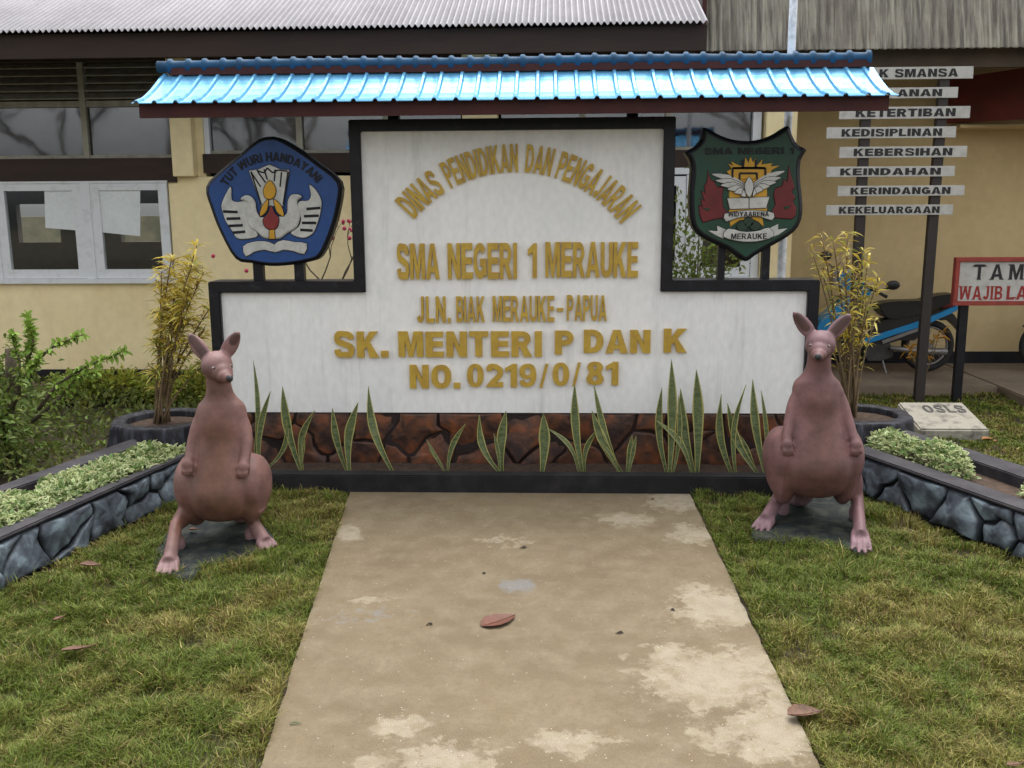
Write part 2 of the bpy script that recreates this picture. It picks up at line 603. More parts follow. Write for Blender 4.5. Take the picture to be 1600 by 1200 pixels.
def _loops(ch, s):
    """outline loops (first outer, rest holes) of a block capital, cap height 1, stem width s"""
    b = s * .80
    if ch == 'I': return [[(0, 0), (s, 0), (s, 1), (0, 1)]]
    if ch == '.': return [[(0, 0), (s, 0), (s, s * .95), (0, s * .95)]]
    if ch == '/': return [[(0, 0), (.12, 0), (.36, 1), (.24, 1)]]
    if ch == 'L': return [[(0, 0), (.62, 0), (.62, b), (s, b), (s, 1), (0, 1)]]
    if ch == 'T':
        w = .70
        return [[(w / 2 - s / 2, 0), (w / 2 + s / 2, 0), (w / 2 + s / 2, 1 - b), (w, 1 - b), (w, 1), (0, 1), (0, 1 - b), (w / 2 - s / 2, 1 - b)]]
    if ch == 'E':
        w = .66; m0 = .5 - b / 2 + .01; m1 = m0 + b
        return [[(0, 0), (w, 0), (w, b), (s, b), (s, m0), (w * .94, m0), (w * .94, m1), (s, m1), (s, 1 - b), (w * .98, 1 - b), (w * .98, 1), (0, 1)]]
    if ch == 'H':
        w = .76; m0 = .5 - b / 2; m1 = m0 + b
        return [[(0, 0), (s, 0), (s, m0), (w - s, m0), (w - s, 0), (w, 0), (w, 1), (w - s, 1), (w - s, m1), (s, m1), (s, 1), (0, 1)]]
    if ch == 'D':
        w = .75
        return [[(0, 0)] + _arc(w * .45, .5, w * .55, .5, -90, 90, 12) + [(0, 1)], [(s, b)] + _arc(w * .42, .5, w * .58 - s, .5 - b, -90, 90, 12) + [(s, 1 - b)]]
    if ch in 'PR':
        w = .70 if ch == 'P' else .76
        y0 = .38
        cy, ry = (1 + y0) / 2, (1 - y0) / 2
        bw = w * .98 if ch == 'P' else w * .93
        bowl = _arc(bw - ry * 1.0, cy, ry, ry, -90, 90, 9)
        hole = [(s, y0 + b)] + _arc(bw - ry, cy, max(.05, ry - s * .85), ry - b, -90, 90, 8) + [(s, 1 - b)]
        if ch == 'P': return [[(0, 0), (s, 0), (s, y0)] + bowl + [(0, 1)], hole]
        return [[(0, 0), (s, 0), (s, y0), (w * .42, y0), (w - s * 1.15, 0), (w, 0), (w * .72, y0 + .02)] + bowl[4:] + [(0, 1)], hole]
    if ch == 'B':
        w = .72
        r1, r2 = .255, .275
        up = _arc(w * .95 - r1, 1 - r1 * .96, r1, r1 * .96, -80, 90, 8)
        lo = _arc(w - r2, r2, r2, r2, -90, 72, 8)
        return [[(0, 0)] + lo + up + [(0, 1)], [(s, b * .95)] + _arc(w - r2, r2, max(.05, r2 - s * .9), r2 - b * .95, -90, 90, 7) + [(s, 2 * r2 - b * .95)],
                [(s, .56 + b * .25)] + _arc(w * .95 - r1, .56 + b * .25 + (1 - b * .95 - .56 - b * .25) / 2, max(.05, r1 - s * .9), (1 - b * .95 - .56 - b * .25) / 2, -90, 90, 7) + [(s, 1 - b * .95)]]
    if ch == 'A':
        w = .84; a = s * .52; yA = .80; i0 = s * 1.08
        xx = lambda y: i0 + (w / 2 - i0) * y / yA
        return [[(0, 0), (i0, 0), (xx(.19), .19), (w - xx(.19), .19), (w - i0, 0), (w, 0), (w / 2 + a, 1), (w / 2 - a, 1)], [(xx(.36), .36), (w - xx(.36), .36), (w / 2, yA)]]
    if ch == 'M':
        w = .92
        return [[(0, 0), (s * .92, 0), (s * .92, .66), (w / 2 - .34 * s, 0), (w / 2 + .34 * s, 0), (w - s * .92, .66), (w - s * .92, 0), (w, 0), (w, 1), (w - 1.32 * s, 1), (w / 2, .36), (1.32 * s, 1), (0, 1)]]
    if ch == 'N':
        w = .76
        return [[(0, 0), (s, 0), (s, .60), (w - s * 1.05, 0), (w, 0), (w, 1), (w - s, 1), (w - s, .40), (s * 1.05, 1), (0, 1)]]
    if ch == 'K':
        w = .80
        return [[(0, 0), (s, 0), (s, .30), (s + .10, .42), (w - s * 1.28, 0), (w, 0), (.56 * w + .02, .60), (w * .98, 1), (w - s * 1.25, 1), (s, .60), (s, 1), (0, 1)]]
    if ch == 'W':
        w = 1.08
        return [[(0, 1), (.21 * w - s * .5, 0), (.21 * w + s * .45, 0), (w / 2, .62), (.79 * w - s * .45, 0), (.79 * w + s * .5, 0), (w, 1), (w - s, 1), (.745 * w, .36), (w / 2 + s * .42, 1), (w / 2 - s * .42, 1), (.255 * w, .36), (s, 1)]]
    if ch == 'Y':
        w = .78
        return [[(w / 2 - s / 2, 0), (w / 2 + s / 2, 0), (w / 2 + s / 2, .42), (w, 1), (w - 1.15 * s, 1), (w / 2, .62), (1.15 * s, 1), (0, 1), (w / 2 - s / 2, .42)]]
    if ch == 'U':
        w = .74
        return [[(0, 1)] + _arc(w / 2, .36, w / 2, .36, 180, 360, 12, 2.4) + [(w, 1), (w - s, 1)] + _arc(w / 2, .36, w / 2 - s, .36 - b, 0, -180, 10, 2.3) + [(s, 1)]]
    if ch == 'J':
        w = .56
        return [_ribbon([(w - s / 2, 1), (w - s / 2, .34)] + _arc(w / 2, .30, w / 2 - s / 2, .30 - s / 2, 0, -165, 8)[1:], s * .96)]
    if ch == 'O': return [_ell(.40, .5, .40, .5, 26), _ell(.40, .5, .40 - s, .5 - b, 22)]
    if ch == '0': return [_ell(.31, .5, .31, .5, 26), _ell(.31, .5, .31 - s * .92, .5 - b * .85, 22)]
    if ch == 'G':
        w = .78; t = (s + b) / 2
        p = _arc(w / 2, .5, w / 2 - t / 2, .5 - t / 2, 38, 322, 20, 2.2)
        return [_ribbon(p + [(w - t / 2, .22), (w - t / 2, .46), (w * .50, .46)], t)]
    if ch == 'S':
        w = .72; t = min((s + b) / 2 * .98, .205); h = t / 2
        p = _smooth([(w - h * .9, .70), (w * .76, .86), (w / 2, 1 - h), (w * .22, .90), (h, .74), (w * .20, .60), (w * .5, .51), (w * .80, .41), (w - h, .27), (w * .78, .10), (w / 2, h), (w * .20, .12), (h * .85, .30)], 3)
        return [_ribbon(p, t)]
    if ch == '1':
        w = .44
        return [[(w - s, 0), (w, 0), (w, 1), (w - s * .75, 1), (0, .82), (0, .64), (w - s, .75)]]
    if ch == '2':
        w = .62; t = b * 1.05
        p = _smooth([(t * .5, .70), (w * .22, .88), (w * .5, 1 - t / 2), (w * .70, .82), (w - t / 2, .72), (w * .78, .50), (w * .42, .25)], 3)
        return [_ribbon(p + [(t * .75, t / 2 + .005), (w, t / 2 + .005)], t)]
    if ch == '8':
        w = .63
        rt = [(w / 2, 0), (w * .86, .06), (w, .27), (w * .84, .525), (w * .95, .75), (w * .82, .94), (w / 2, 1)]
        lt = [(w - x, y) for x, y in rt[::-1][1:-1]]
        lp = rt + lt
        sm_ = _smooth(lp + [lp[0]], 3)[:-1]
        return [sm_, _ell(w / 2, .285, w / 2 - s * .92, .285 - b * .8, 14, 2), _ell(w / 2, .755, w * .44 - s * .85, .245 - b * .75, 14, 2)]
    if ch == '9':
        w = .63
        lp = [(w * .42, 0), (w * .78, .07), (w * .97, .30), (w, .60), (w * .86, .91), (w / 2, 1), (w * .12, .90), (0, .66), (w * .12, .43), (w * .42, .34), (w * .66, .40), (w * .62, .24), (w * .44, .165), (w * .30, .27), (w * .03, .25), (w * .12, .07)]
        return [_smooth(lp + [lp[0]], 3)[:-1], _ell(w * .49, .665, w * .49 - s * .85, .33 - b * .85, 14, 2)]
    raise KeyError(ch)


from mathutils.geometry import tessellate_polygon


def extrude_loops(loops):
    """front at y=+.5, back at y=-.5 of outline loops given in (x, z); returns points (x, y, z) and faces"""
    loops = [list(l) for l in loops]
    for i, l in enumerate(loops):
        a = area2(l)
        if (i == 0) != (a > 0): loops[i] = l[::-1]
    flat = [p for l in loops for p in l]
    n = len(flat)
    tris = tessellate_polygon([[Vector((p[0], p[1], 0)) for p in l] for l in loops])
    V = [(p[0], .5, p[1]) for p in flat] + [(p[0], -.5, p[1]) for p in flat]
    Fs = []
    for t in tris:
        a, b, c = t
        ar = (flat[b][0] - flat[a][0]) * (flat[c][1] - flat[a][1]) - (flat[c][0] - flat[a][0]) * (flat[b][1] - flat[a][1])
        if abs(ar) < 1e-12: continue
        if ar < 0: a, b, c = a, c, b
        Fs += [(a, b, c), (n + a, n + c, n + b)]
    o = 0
    for l in loops:
        m_ = len(l)
        for i in range(m_):
            j = (i + 1) % m_
            Fs.append((o + i, n + o + i, n + o + j, o + j))
        o += m_
    return np.array(V), Fs


def area2(p):
    return sum(p[i][0] * p[(i + 1) % len(p)][1] - p[(i + 1) % len(p)][0] * p[i][1] for i in range(len(p))) / 2


def glyph(ch, bold):
    key = (ch, bold)
    if key not in _glyph:
        s_ = .135 + 2.1 * bold if ch not in '019' else .125 + 2.0 * bold
        V, Fs = extrude_loops(_loops(ch, s_))
        _glyph[key] = (V, Fs, V[:, 0].min(), V[:, 0].max(), 0.0, 1.0)
    return _glyph[key]


def layout(text, bold, gap=.1, space=.42):
    x = 0
    out = []
    for ch in text:
        if ch == ' ':
            x += space
            continue
        V, Fs, x0, x1, y0, y1 = glyph(ch, bold)
        out.append((ch, x, x1 - x0))
        x += x1 - x0 + gap
    return out, x - gap, 1.0, 0.0


def glyph_pts(ch, bold, cap, ybase):
    V, Fs, x0, x1, y0, y1 = glyph(ch, bold)
    Q = V.copy()
    Q[:, 0] -= x0
    return Q, Fs


def letters(text, x0, x1, z0, z1, Y, depth, M, parent, bold=.03, gap=.1, space=.42, joined=None, slope=0.0, jitter=0.0, serif=0.0):
    """raised or painted capitals filling x0..x1, z0..z1, standing proud of the plane Y towards -y"""
    lay, tot, cap, yb = layout(text, bold, gap, space)
    sx, sz = (x1 - x0) / tot, z1 - z0
    mb = MB()
    for ch, gx, gw in lay:
        Q, Fs = glyph_pts(ch, bold, cap, yb)
        jx, jz = random.uniform(-1, 1) * jitter, random.uniform(-1, 1) * jitter
        if not joined: mb = MB()
        b = len(mb.v)
        ox = x0 + gx * sx
        mb.v += [(ox + q[0] * sx + jx, Y - depth * (.5 + q[1]), z0 + q[2] * sz + jz + slope * (ox - x0)) for q in Q]
        mb.f += [tuple(b + i for i in f) for f in Fs]
        if serif:
            segs = {'T': [(.5, 0), (.03, .93), (.97, .93)], 'A': [(.10, 0), (.90, 0)], 'M': [(.08, 0), (.92, 0), (.04, 1), (.96, 1)], 'W': [(.07, 1), (.93, 1), (.5, 1)],
                    'J': [(.72, 1)], 'I': [(.5, 0), (.5, 1)], 'B': [(.14, 0), (.14, 1)], 'L': [(.18, 0), (.18, 1), (.98, .12)]}.get(ch, [])
            for (u, vv) in segs:
                cx = ox + u * gw * sx
                zc = z0 + vv * sz
                hw = serif * sz
                zz0, zz1 = (zc, zc + .07 * sz) if vv < .5 else (zc - .07 * sz, zc)
                mb.box(cx - hw, cx + hw, Y - depth - .0006, Y, zz0, zz1)
        if not joined: mb.build('letter', M, parent, fix=False)
    if joined:
        return mb.build(joined, M, parent, fix=False)


def arc_letters(text, cx, cz, r0, r1, a0, a1, Y, depth, M, parent, bold=.03, gap=.1, space=.42, joined=None, narrow=1.0):
    """capitals on a circle: bottoms on r0, tops on r1, from angle a0 to a1 (radians, decreasing)"""
    lay, tot, cap, yb = layout(text, bold, gap, space)
    mb = MB()
    for ch, gx, gw in lay:
        Q, Fs = glyph_pts(ch, bold, cap, yb)
        if not joined: mb = MB()
        b = len(mb.v)
        am = a0 + (a1 - a0) * (gx + gw / 2) / tot
        k = abs(a1 - a0) / tot * (r0 + r1) / 2
        er = (math.cos(am), math.sin(am))
        et = (math.sin(am), -math.cos(am))
        for q in Q:
            t = (q[0] - gw / 2) * k * narrow
            rr = r0 + (r1 - r0) * q[2]
            mb.v.append((cx + er[0] * rr + et[0] * t, Y - depth * (.5 + q[1]), cz + er[1] * rr + et[1] * t))
        mb.f += [tuple(b + i for i in f) for f in Fs]
        if not joined:
            mb.build('letter', M, parent, fix=False)
    if joined:
        return mb.build(joined, M, parent, fix=False)


def circle3(a, b, c):
    (x1, y1), (x2, y2), (x3, y3) = a, b, c
    d = 2 * (x1 * (y2 - y3) + x2 * (y3 - y1) + x3 * (y1 - y2))
    ux = ((x1 ** 2 + y1 ** 2) * (y2 - y3) + (x2 ** 2 + y2 ** 2) * (y3 - y1) + (x3 ** 2 + y3 ** 2) * (y1 - y2)) / d
    uy = ((x1 ** 2 + y1 ** 2) * (x3 - x2) + (x2 ** 2 + y2 ** 2) * (x1 - x3) + (x3 ** 2 + y3 ** 2) * (x2 - x1)) / d
    return ux, uy, math.hypot(x1 - ux, y1 - uy)


# ------------------------------------------------------------------ outline helpers
def smooth_loop(pts, k=4, closed=True):
    n = len(pts)
    out = []
    rngi = range(n) if closed else range(n - 1)
    for i in rngi:
        if closed:
            p0, p1, p2, p3 = pts[(i - 1) % n], pts[i], pts[(i + 1) % n], pts[(i + 2) % n]
        else:
            p0, p1, p2, p3 = pts[max(i - 1, 0)], pts[i], pts[i + 1], pts[min(i + 2, n - 1)]
        for j in range(k):
            t = j / k
            out.append(tuple(.5 * ((2 * p1[d]) + (-p0[d] + p2[d]) * t + (2 * p0[d] - 5 * p1[d] + 4 * p2[d] - p3[d]) * t * t +
                                   (-p0[d] + 3 * p1[d] - 3 * p2[d] + p3[d]) * t ** 3) for d in range(2)))
    if not closed: out.append(tuple(pts[-1]))
    return out


def area2(p):
    return sum(p[i][0] * p[(i + 1) % len(p)][1] - p[(i + 1) % len(p)][0] * p[i][1] for i in range(len(p))) / 2


def offset_loop(pts, d):
    """offset a closed loop outward by d (mitred, clamped)"""
    s = 1 if area2(pts) > 0 else -1
    n = len(pts)
    out = []
    for i in range(n):
        a, b, c = pts[(i - 1) % n], pts[i], pts[(i + 1) % n]
        e1 = (b[0] - a[0], b[1] - a[1])
        e2 = (c[0] - b[0], c[1] - b[1])
        l1, l2 = math.hypot(*e1) or 1e-9, math.hypot(*e2) or 1e-9
        n1 = (e1[1] / l1 * s, -e1[0] / l1 * s)
        n2 = (e2[1] / l2 * s, -e2[0] / l2 * s)
        m_ = (n1[0] + n2[0], n1[1] + n2[1])
        lm = math.hypot(*m_) or 1e-9
        m_ = (m_[0] / lm, m_[1] / lm)
        cs = max(.6, m_[0] * n1[0] + m_[1] * n1[1])
        out.append((b[0] + m_[0] * d / cs, b[1] + m_[1] * d / cs))
    return out


def plate(loop, Y, depth, name, M, parent, inner=None, round_=0.0, mb=None, lab=None):
    """a flat shape standing at Y..Y+depth with its outline in (x, z); optional rounded front edge"""
    mb = MB()
    loop = [tuple(p) for p in loop]
    if area2(loop) < 0: loop = loop[::-1]
    n = len(loop)
    if round_ > 0:
        cx_, cz_ = sum(p[0] for p in loop) / n, sum(p[1] for p in loop) / n
        inn = offset_loop(loop, -round_)
        # a mitre that runs past its neighbours is pulled back to a safe inset
        safe = []
        for p, q in zip(loop, inn):
            d_ = math.hypot(p[0] - q[0], p[1] - q[1])
            k_ = min(1, round_ * 1.25 / max(d_, 1e-9))
            safe.append((p[0] + (q[0] - p[0]) * k_, p[1] + (q[1] - p[1]) * k_))
        rings = [([p for p in loop], Y + depth), (loop, Y + round_ * .8), (safe, Y)]
    else:
        rings = [(loop, Y + depth), (loop, Y)]
    for lp, yy in rings:
        mb.v += [(x, yy, z) for x, z in lp]
    for L in range(len(rings) - 1):
        for i in range(n):
            j = (i + 1) % n
            mb.f.append((L * n + i, L * n + j, (L + 1) * n + j, (L + 1) * n + i))
    for base_, front in ((0, False), ((len(rings) - 1) * n, True)):
        lp = rings[-1][0] if front else rings[0][0]
        for t in tessellate_polygon([[Vector((p[0], p[1], 0)) for p in lp]]):
            a, b_, c = t
            ar = (lp[b_][0] - lp[a][0]) * (lp[c][1] - lp[a][1]) - (lp[c][0] - lp[a][0]) * (lp[b_][1] - lp[a][1])
            if abs(ar) < 1e-12: continue
            if (ar > 0) != front: b_, c = c, b_
            mb.f.append((base_ + a, base_ + b_, base_ + c))
    return mb.build(name, M, parent, label=lab, fix=False)


# ================================================================== KEY DEPTHS (metres from the camera line)
YC = float(G(809, 770, 0)[1])          # front of the low kerb
YW = YC + .50                          # face of the sign wall
YB = 9.1                               # classroom wall
YR = 10.25                             # recessed corridor wall
SL = .07                               # apron slab height

# ================================================================== GROUND
mb = MB()
mb.v = [(-60, -60, -.035), (60, -60, -.035), (60, 60, -.035), (-60, 60, -.035)]
mb.f = [(0, 1, 2, 3)]
struct(mb.build('ground', m_earth))

# the concrete path, a grid carrying a mask of the pale worn patches
pl0, pl1 = G(405, 1200), G(543, 777)
pr0, pr1 = G(1285, 1200), G(1076, 766)
YN = 1.2


def along(a, b, Y):
    t = (Y - a[1]) / (b[1] - a[1])
    return a + (b - a) * t


NU, NV = 70, 130
vv_, cc_ = [], []
blobs = [(1250, 1110, 90, 45, .85), (1110, 1060, 120, 50, .85), (1210, 1150, 120, 50, .8), (1130, 950, 75, 30, .95), (1090, 930, 40, 18, .8), (1160, 1040, 90, 40, .7),
         (980, 812, 55, 12, .75), (1060, 780, 60, 22, .8), (1085, 835, 45, 18, .75), (700, 1185, 100, 25, .8), (630, 1135, 60, 22, .75),
         (890, 1160, 70, 25, .75), (545, 835, 22, 14, .9), (790, 845, 60, 14, .5), (580, 1190, 40, 20, .7), (1040, 1020, 40, 18, .7), (575, 937, 50, 5, .7)]
for j in range(NV + 1):
    Y = YN + (YC - .002 - YN) * j / NV
    a, b = along(pl0, pl1, Y), along(pr0, pr1, Y)
    for i in range(NU + 1):
        p = a + (b - a) * i / NU
        if i in (0, NU): p = p + np.array([(1 if i == 0 else -1) * (max(0, float(fnoise(Y, i, 9)) - .5) * .025 + random.uniform(0, .003)), 0, 0])
        vv_.append((p[0], p[1], 0))
PV = np.array(vv_)
qx, qy, _ = project(PV)
mask = np.zeros(len(PV))
for bx, by, rx, ry, s_ in blobs:
    d = ((qx - bx) / rx) ** 2 + ((qy - by) / ry) ** 2
    mask = np.maximum(mask, s_ * np.exp(-d * .8))
b1 = np.exp(-(((qx - 805) / 38) ** 2 + ((qy - 915) / 12) ** 2))
b2 = np.exp(-(((qx - 560) / 90) ** 2 + ((qy - 960) / 14) ** 2)) * .5
mask2 = np.maximum(b1, b2)
idx = np.arange((NU + 1) * (NV + 1)).reshape(NV + 1, NU + 1)
Fq = np.stack([idx[:-1, :-1], idx[:-1, 1:], idx[1:, 1:], idx[1:, :-1]], -1).reshape(-1, 4)
# side skirts so the slab has thickness
sk = []
base = len(PV)
edge = list(idx[:, 0]) + list(idx[-1, 1:]) + list(idx[:-1, -1][::-1])
low = [(PV[e][0], PV[e][1], -.05) for e in edge]
PVs = np.vstack([PV, np.array(low)])
for i in range(len(edge) - 1):
    sk.append((edge[i], base + i, base + i + 1, edge[i + 1]))
Fq = np.vstack([Fq, np.array(sk)])
cm = np.zeros((len(PVs), 3))
cm[:len(PV), 0] = mask
cm[:len(PV), 1] = mask2


def pathmat():
    M = bpy.data.materials.new('worn_concrete_path')
    M.use_nodes = True
    n, l = M.node_tree.nodes, M.node_tree.links
    b = n['Principled BSDF']
    b.inputs['Roughness'].default_value = .85
    b.inputs['Specular IOR Level'].default_value = .3
    tc = n.new('ShaderNodeTexCoord')

    def noise(sc, det=6, dist=0, rough=.6):
        z = n.new('ShaderNodeTexNoise')
        z.inputs['Scale'].default_value = sc
        z.inputs['Detail'].default_value = det
        z.inputs['Distortion'].default_value = dist
        z.inputs['Roughness'].default_value = rough
        l.new(tc.outputs['Object'], z.inputs['Vector'])
        return z.outputs['Fac']

    def rng_(src, a, b_, c=0., d=1.):
        z = n.new('ShaderNodeMapRange')
        z.inputs['From Min'].default_value, z.inputs['From Max'].default_value = a, b_
        z.inputs['To Min'].default_value, z.inputs['To Max'].default_value = c, d
        l.new(src, z.inputs['Value'])
        return z.outputs[0]

    def mixc(fac, a, b_, mode='MIX'):
        z = n.new('ShaderNodeMix')
        z.data_type = 'RGBA'
        z.blend_type = mode
        if isinstance(fac, float): z.inputs[0].default_value = fac
        else: l.new(fac, z.inputs[0])
        for k, c in ((6, a), (7, b_)):
            if isinstance(c, tuple): z.inputs[k].default_value = (*c, 1)
            else: l.new(c, z.inputs[k])
        return z.outputs[2]

    def add(a, b_):
        z = n.new('ShaderNodeMath')
        z.operation = 'ADD'
        l.new(a, z.inputs[0]); l.new(b_, z.inputs[1])
        return z.outputs[0]
    at = n.new('ShaderNodeAttribute')
    at.attribute_name = 'Col'
    sep = n.new('ShaderNodeSeparateColor')
    l.new(at.outputs['Color'], sep.inputs[0])
    c = mixc(rng_(noise(1.8), .38, .66), (.188, .143, .084), (.152, .114, .066))
    c = mixc(rng_(noise(7, 8), .42, .72), c, (.23, .185, .12))
    c = mixc(rng_(noise(3.3, 5, .4), .60, .74, 0, .35), c, (.15, .115, .085))
    c = mixc(rng_(noise(45, 8, .3, .75), .38, .64, 0, .55), c, (.138, .107, .069))
    # pale skinned patches with ragged edges
    e = add(rng_(noise(9, 10, .15, .70), .3, .7, -.42, .42), sep.outputs[0])
    pale = mixc(rng_(noise(12, 8, .2), .40, .62), (.300, .258, .180), (.235, .190, .125))
    c = mixc(rng_(e, .40, .52, 0, .85), c, pale)
    e3 = add(rng_(noise(16, 8, .3, .7), .3, .7, -.45, .45), sep.outputs[0])
    c = mixc(rng_(e3, .55, .75, 0, .35), c, (.36, .31, .25))
    e2 = add(rng_(noise(14, 6), .3, .7, -.4, .4), sep.outputs[1])
    c = mixc(rng_(e2, .35, .7, 0, .65), c, (.18, .185, .19))
    # sand grains and specks
    c = mixc(rng_(noise(300, 2), .35, .65, .60, 1.36), (0., 0., 0.), c)
    vo = n.new('ShaderNodeTexVoronoi')
    vo.inputs['Scale'].default_value = 26
    l.new(tc.outputs['Object'], vo.inputs['Vector'])
    c = mixc(rng_(vo.outputs['Distance'], .045, .07, .8, 0), c, (.55, .5, .42))
    vo2 = n.new('ShaderNodeTexVoronoi')
    vo2.inputs['Scale'].default_value = 11
    l.new(tc.outputs['Object'], vo2.inputs['Vector'])
    c = mixc(rng_(vo2.outputs['Distance'], .03, .05, .8, 0), c, (.08, .05, .035))
    l.new(c, b.inputs['Base Color'])
    bp = n.new('ShaderNodeBump')
    bp.inputs['Strength'].default_value = .5
    bp.inputs['Distance'].default_value = .004
    l.new(noise(160, 5), bp.inputs['Height'])
    l.new(bp.outputs[0], b.inputs['Normal'])
    return M


o = numesh('path', PVs, Fq, pathmat(), None, cm)
struct(o)

# apron slab in front of the classrooms
xs_turn = float(G(1545, 597, SL)[0])
ys0 = float(G(1450, 603, SL)[1])
mb = MB()
mb.box(-14, PX(1241, 300, YB), 8.62, YR + .3, -.04, SL)
mb.box(PX(1241, 300, YB), xs_turn, ys0, YR + .3, -.04, SL)
mb.box(xs_turn, 9, ys0 - 1.6, YR + .3, -.04, SL)
struct(mb.build('pavement', mat('apron_concrete', (.23, .18, .13), .85, col2=(.15, .115, .08), scale=1.5, bump=.3, bscale=40), bevel=.012))

# ================================================================== SCHOOL BUILDING
bld = thing('school_building', (0, YB, 0), 'long cream classroom building with white windows and grey corrugated roof behind the sign', 'building')
UNB = dict(Y=YB)


def xz(px0, py0, px1, py1, Y):
    a, b = P(px0, py0, Y), P(px1, py1, Y)
    c, d = P(px0, py1, Y), P(px1, py0, Y)
    return (a[0] + c[0]) / 2, (b[0] + d[0]) / 2, (b[2] + c[2]) / 2, (a[2] + d[2]) / 2


def zl(py, Y, px=300):      # world height of a horizontal line seen at py (near px)
    return PZ(px, py, Y)


z_eave = zl(41, 8.1, 500)
z_sill = zl(435, YB, 150)
z_wtop = zl(283, YB, 150)
z_bandb = zl(277, YB, 200)
z_bandt = zl(247, YB, 200)
z_gtop = zl(166, YB, 120)
z_ltop = zl(97, YB, 120)
z_skirt = zl(577, YB, 250)
xL = -9.6
xc1a, xc1b = PX(267, 230, YB - .1), PX(300, 230, YB - .1)
xj1 = PX(325, 230, YB)
xm1, xm2 = PX(722, 182, YB - .1), PX(777, 182, YB - .1)
xe = PX(1180, 230, YB)
xc2a, xc2b = PX(1193, 300, YB - .1), PX(1241, 300, YB - .1)
# lower window extents
wl0, wl1 = xL + .5, PX(268, 360, YB)
wr0, wr1 = PX(1000, 350, YB), PX(1186, 350, YB)
T = .16
w = MB()
w.box(xL, xc2b, YB, YB + T, SL, z_sill)                                   # below the sills
w.box(wl1, wr0, YB, YB + T, z_sill, z_bandb)                              # between the two window groups
w.box(wr1, xc2b, YB, YB + T, z_sill, z_bandb)
w.build('wall', m_cream, bld)
for (a, b) in ((xc1a, xc1b), (xm1, xm2), (xc2a, xc2b)):
    MB().box(a, b, YB - .1, YB + T, z_bandb + .002, z_eave + .3).build('column', m_cream, bld, bevel=.006)
MB().box(xc2a, xc2b, YB - .1, YB - .002, SL, z_bandb).build('column', m_cream, bld, bevel=.006)
MB().box(xc1b, PX(318, 230, YB), YB + .02, YB + T, z_bandb + .002, z_eave + .3).build('window_reveal', m_cream, bld)
MB().box(xL, xc2a, YB - .012, YB - .001, SL, z_skirt).build('skirting', m_black, bld)
# brown bands between upper and lower windows
MB().box(xL, xc1a, YB - .02, YB + T, z_bandb - .05, z_bandt).build('lintel_beam', m_brown, bld)
zb2, zt2 = zl(270, YB, 400), zl(240, YB, 400)
MB().box(PX(318, 250, YB), xe + .1, YB - .02, YB + T, zb2, zt2).build('lintel_beam', m_brown, bld)
# top beam under the eave
MB().box(xL, xc2b, YB + .0, YB + T, z_ltop, z_eave + .3).build('wall_plate', mat('faded_brown_beam', (.09, .058, .04), .7, noise=.3), bld)
MB().box(xL, PX(1095, 60, 8.16), 8.16, YB, z_eave - .10, z_eave - .08).build('soffit', m_brown, bld)


def upper_bay(x0, x1, mulls, zb, group_l):
    f = MB()
    t = .055
    f.box(x0, x1, YB + .03, YB + .09, z_gtop - .005, z_gtop + .05)
    f.box(x0, x1, YB + .03, YB + .09, zb, zb + .03)
    for mx in mulls:
        f.box(mx - t / 2, mx + t / 2, YB + .02, YB + .1, zb, z_ltop)
    f.build('window_frame', m_framed, bld)
    ed = [x0] + list(mulls) + [x1]
    for a, b in zip(ed[:-1], ed[1:]):
        MB().box(a + t / 2, b - t / 2, YB + .06, YB + .064, zb + .03, z_gtop - .005).build('pane', m_glass, bld)
        n = 5
        for k in range(n):
            z = z_gtop + .05 + (z_ltop - z_gtop - .05) * (k + .5) / n
            s = MB()
            s.hexa([(a + t / 2, YB + .03, z - .02), (b - t / 2, YB + .03, z - .02), (b - t / 2, YB + .13, z + .045), (a + t / 2, YB + .13, z + .045),
                    (a + t / 2, YB + .03, z - .008), (b - t / 2, YB + .03, z - .008), (b - t / 2, YB + .13, z + .057), (a + t / 2, YB + .13, z + .057)])
            s.build('louver', m_framed, bld)


pitchw = PX(130, 200, YB) - PX(-130, 200, YB)
upper_bay(xL, xc1a, [PX(130, 200, YB) - pitchw * k for k in (4, 3, 2, 1, 0)], z_bandt, 0)
b1m = [PX(466, 200, YB), PX(601, 182, YB)]
upper_bay(xj1 - .06, xm1, b1m, zt2, 1)
upper_bay(xm2, xe, [PX(910, 182, YB), PX(1045, 182, YB)], zt2, 2)
MB().box(PX(318, 210, YB), PX(326, 210, YB), YB + .01, YB + .09, zt2, z_ltop).build('window_jamb', m_frame, bld)
MB().box(PX(1176, 210, YB), PX(1189, 210, YB), YB - .01, YB + .09, zt2, z_ltop).build('window_jamb', m_frame, bld)


def sash(x0, x1, z0, z1, open_=0.0):
    t = .085
    yb = YB - .02
    f = MB()
    f.box(x0, x1, yb, yb + .045, z1 - t, z1)
    f.box(x0, x1, yb, yb + .045, z0, z0 + t)
    f.box(x0, x0 + t, yb, yb + .045, z0 + t, z1 - t)
    f.box(x1 - t, x1, yb, yb + .045, z0 + t, z1 - t)
    o = f.build('window_sash', m_frame, bld)
    MB().box(x0 + t, x1 - t, yb + .02, yb + .024, z0 + t, z1 - t).build('pane', m_glass_low, o)
    return o


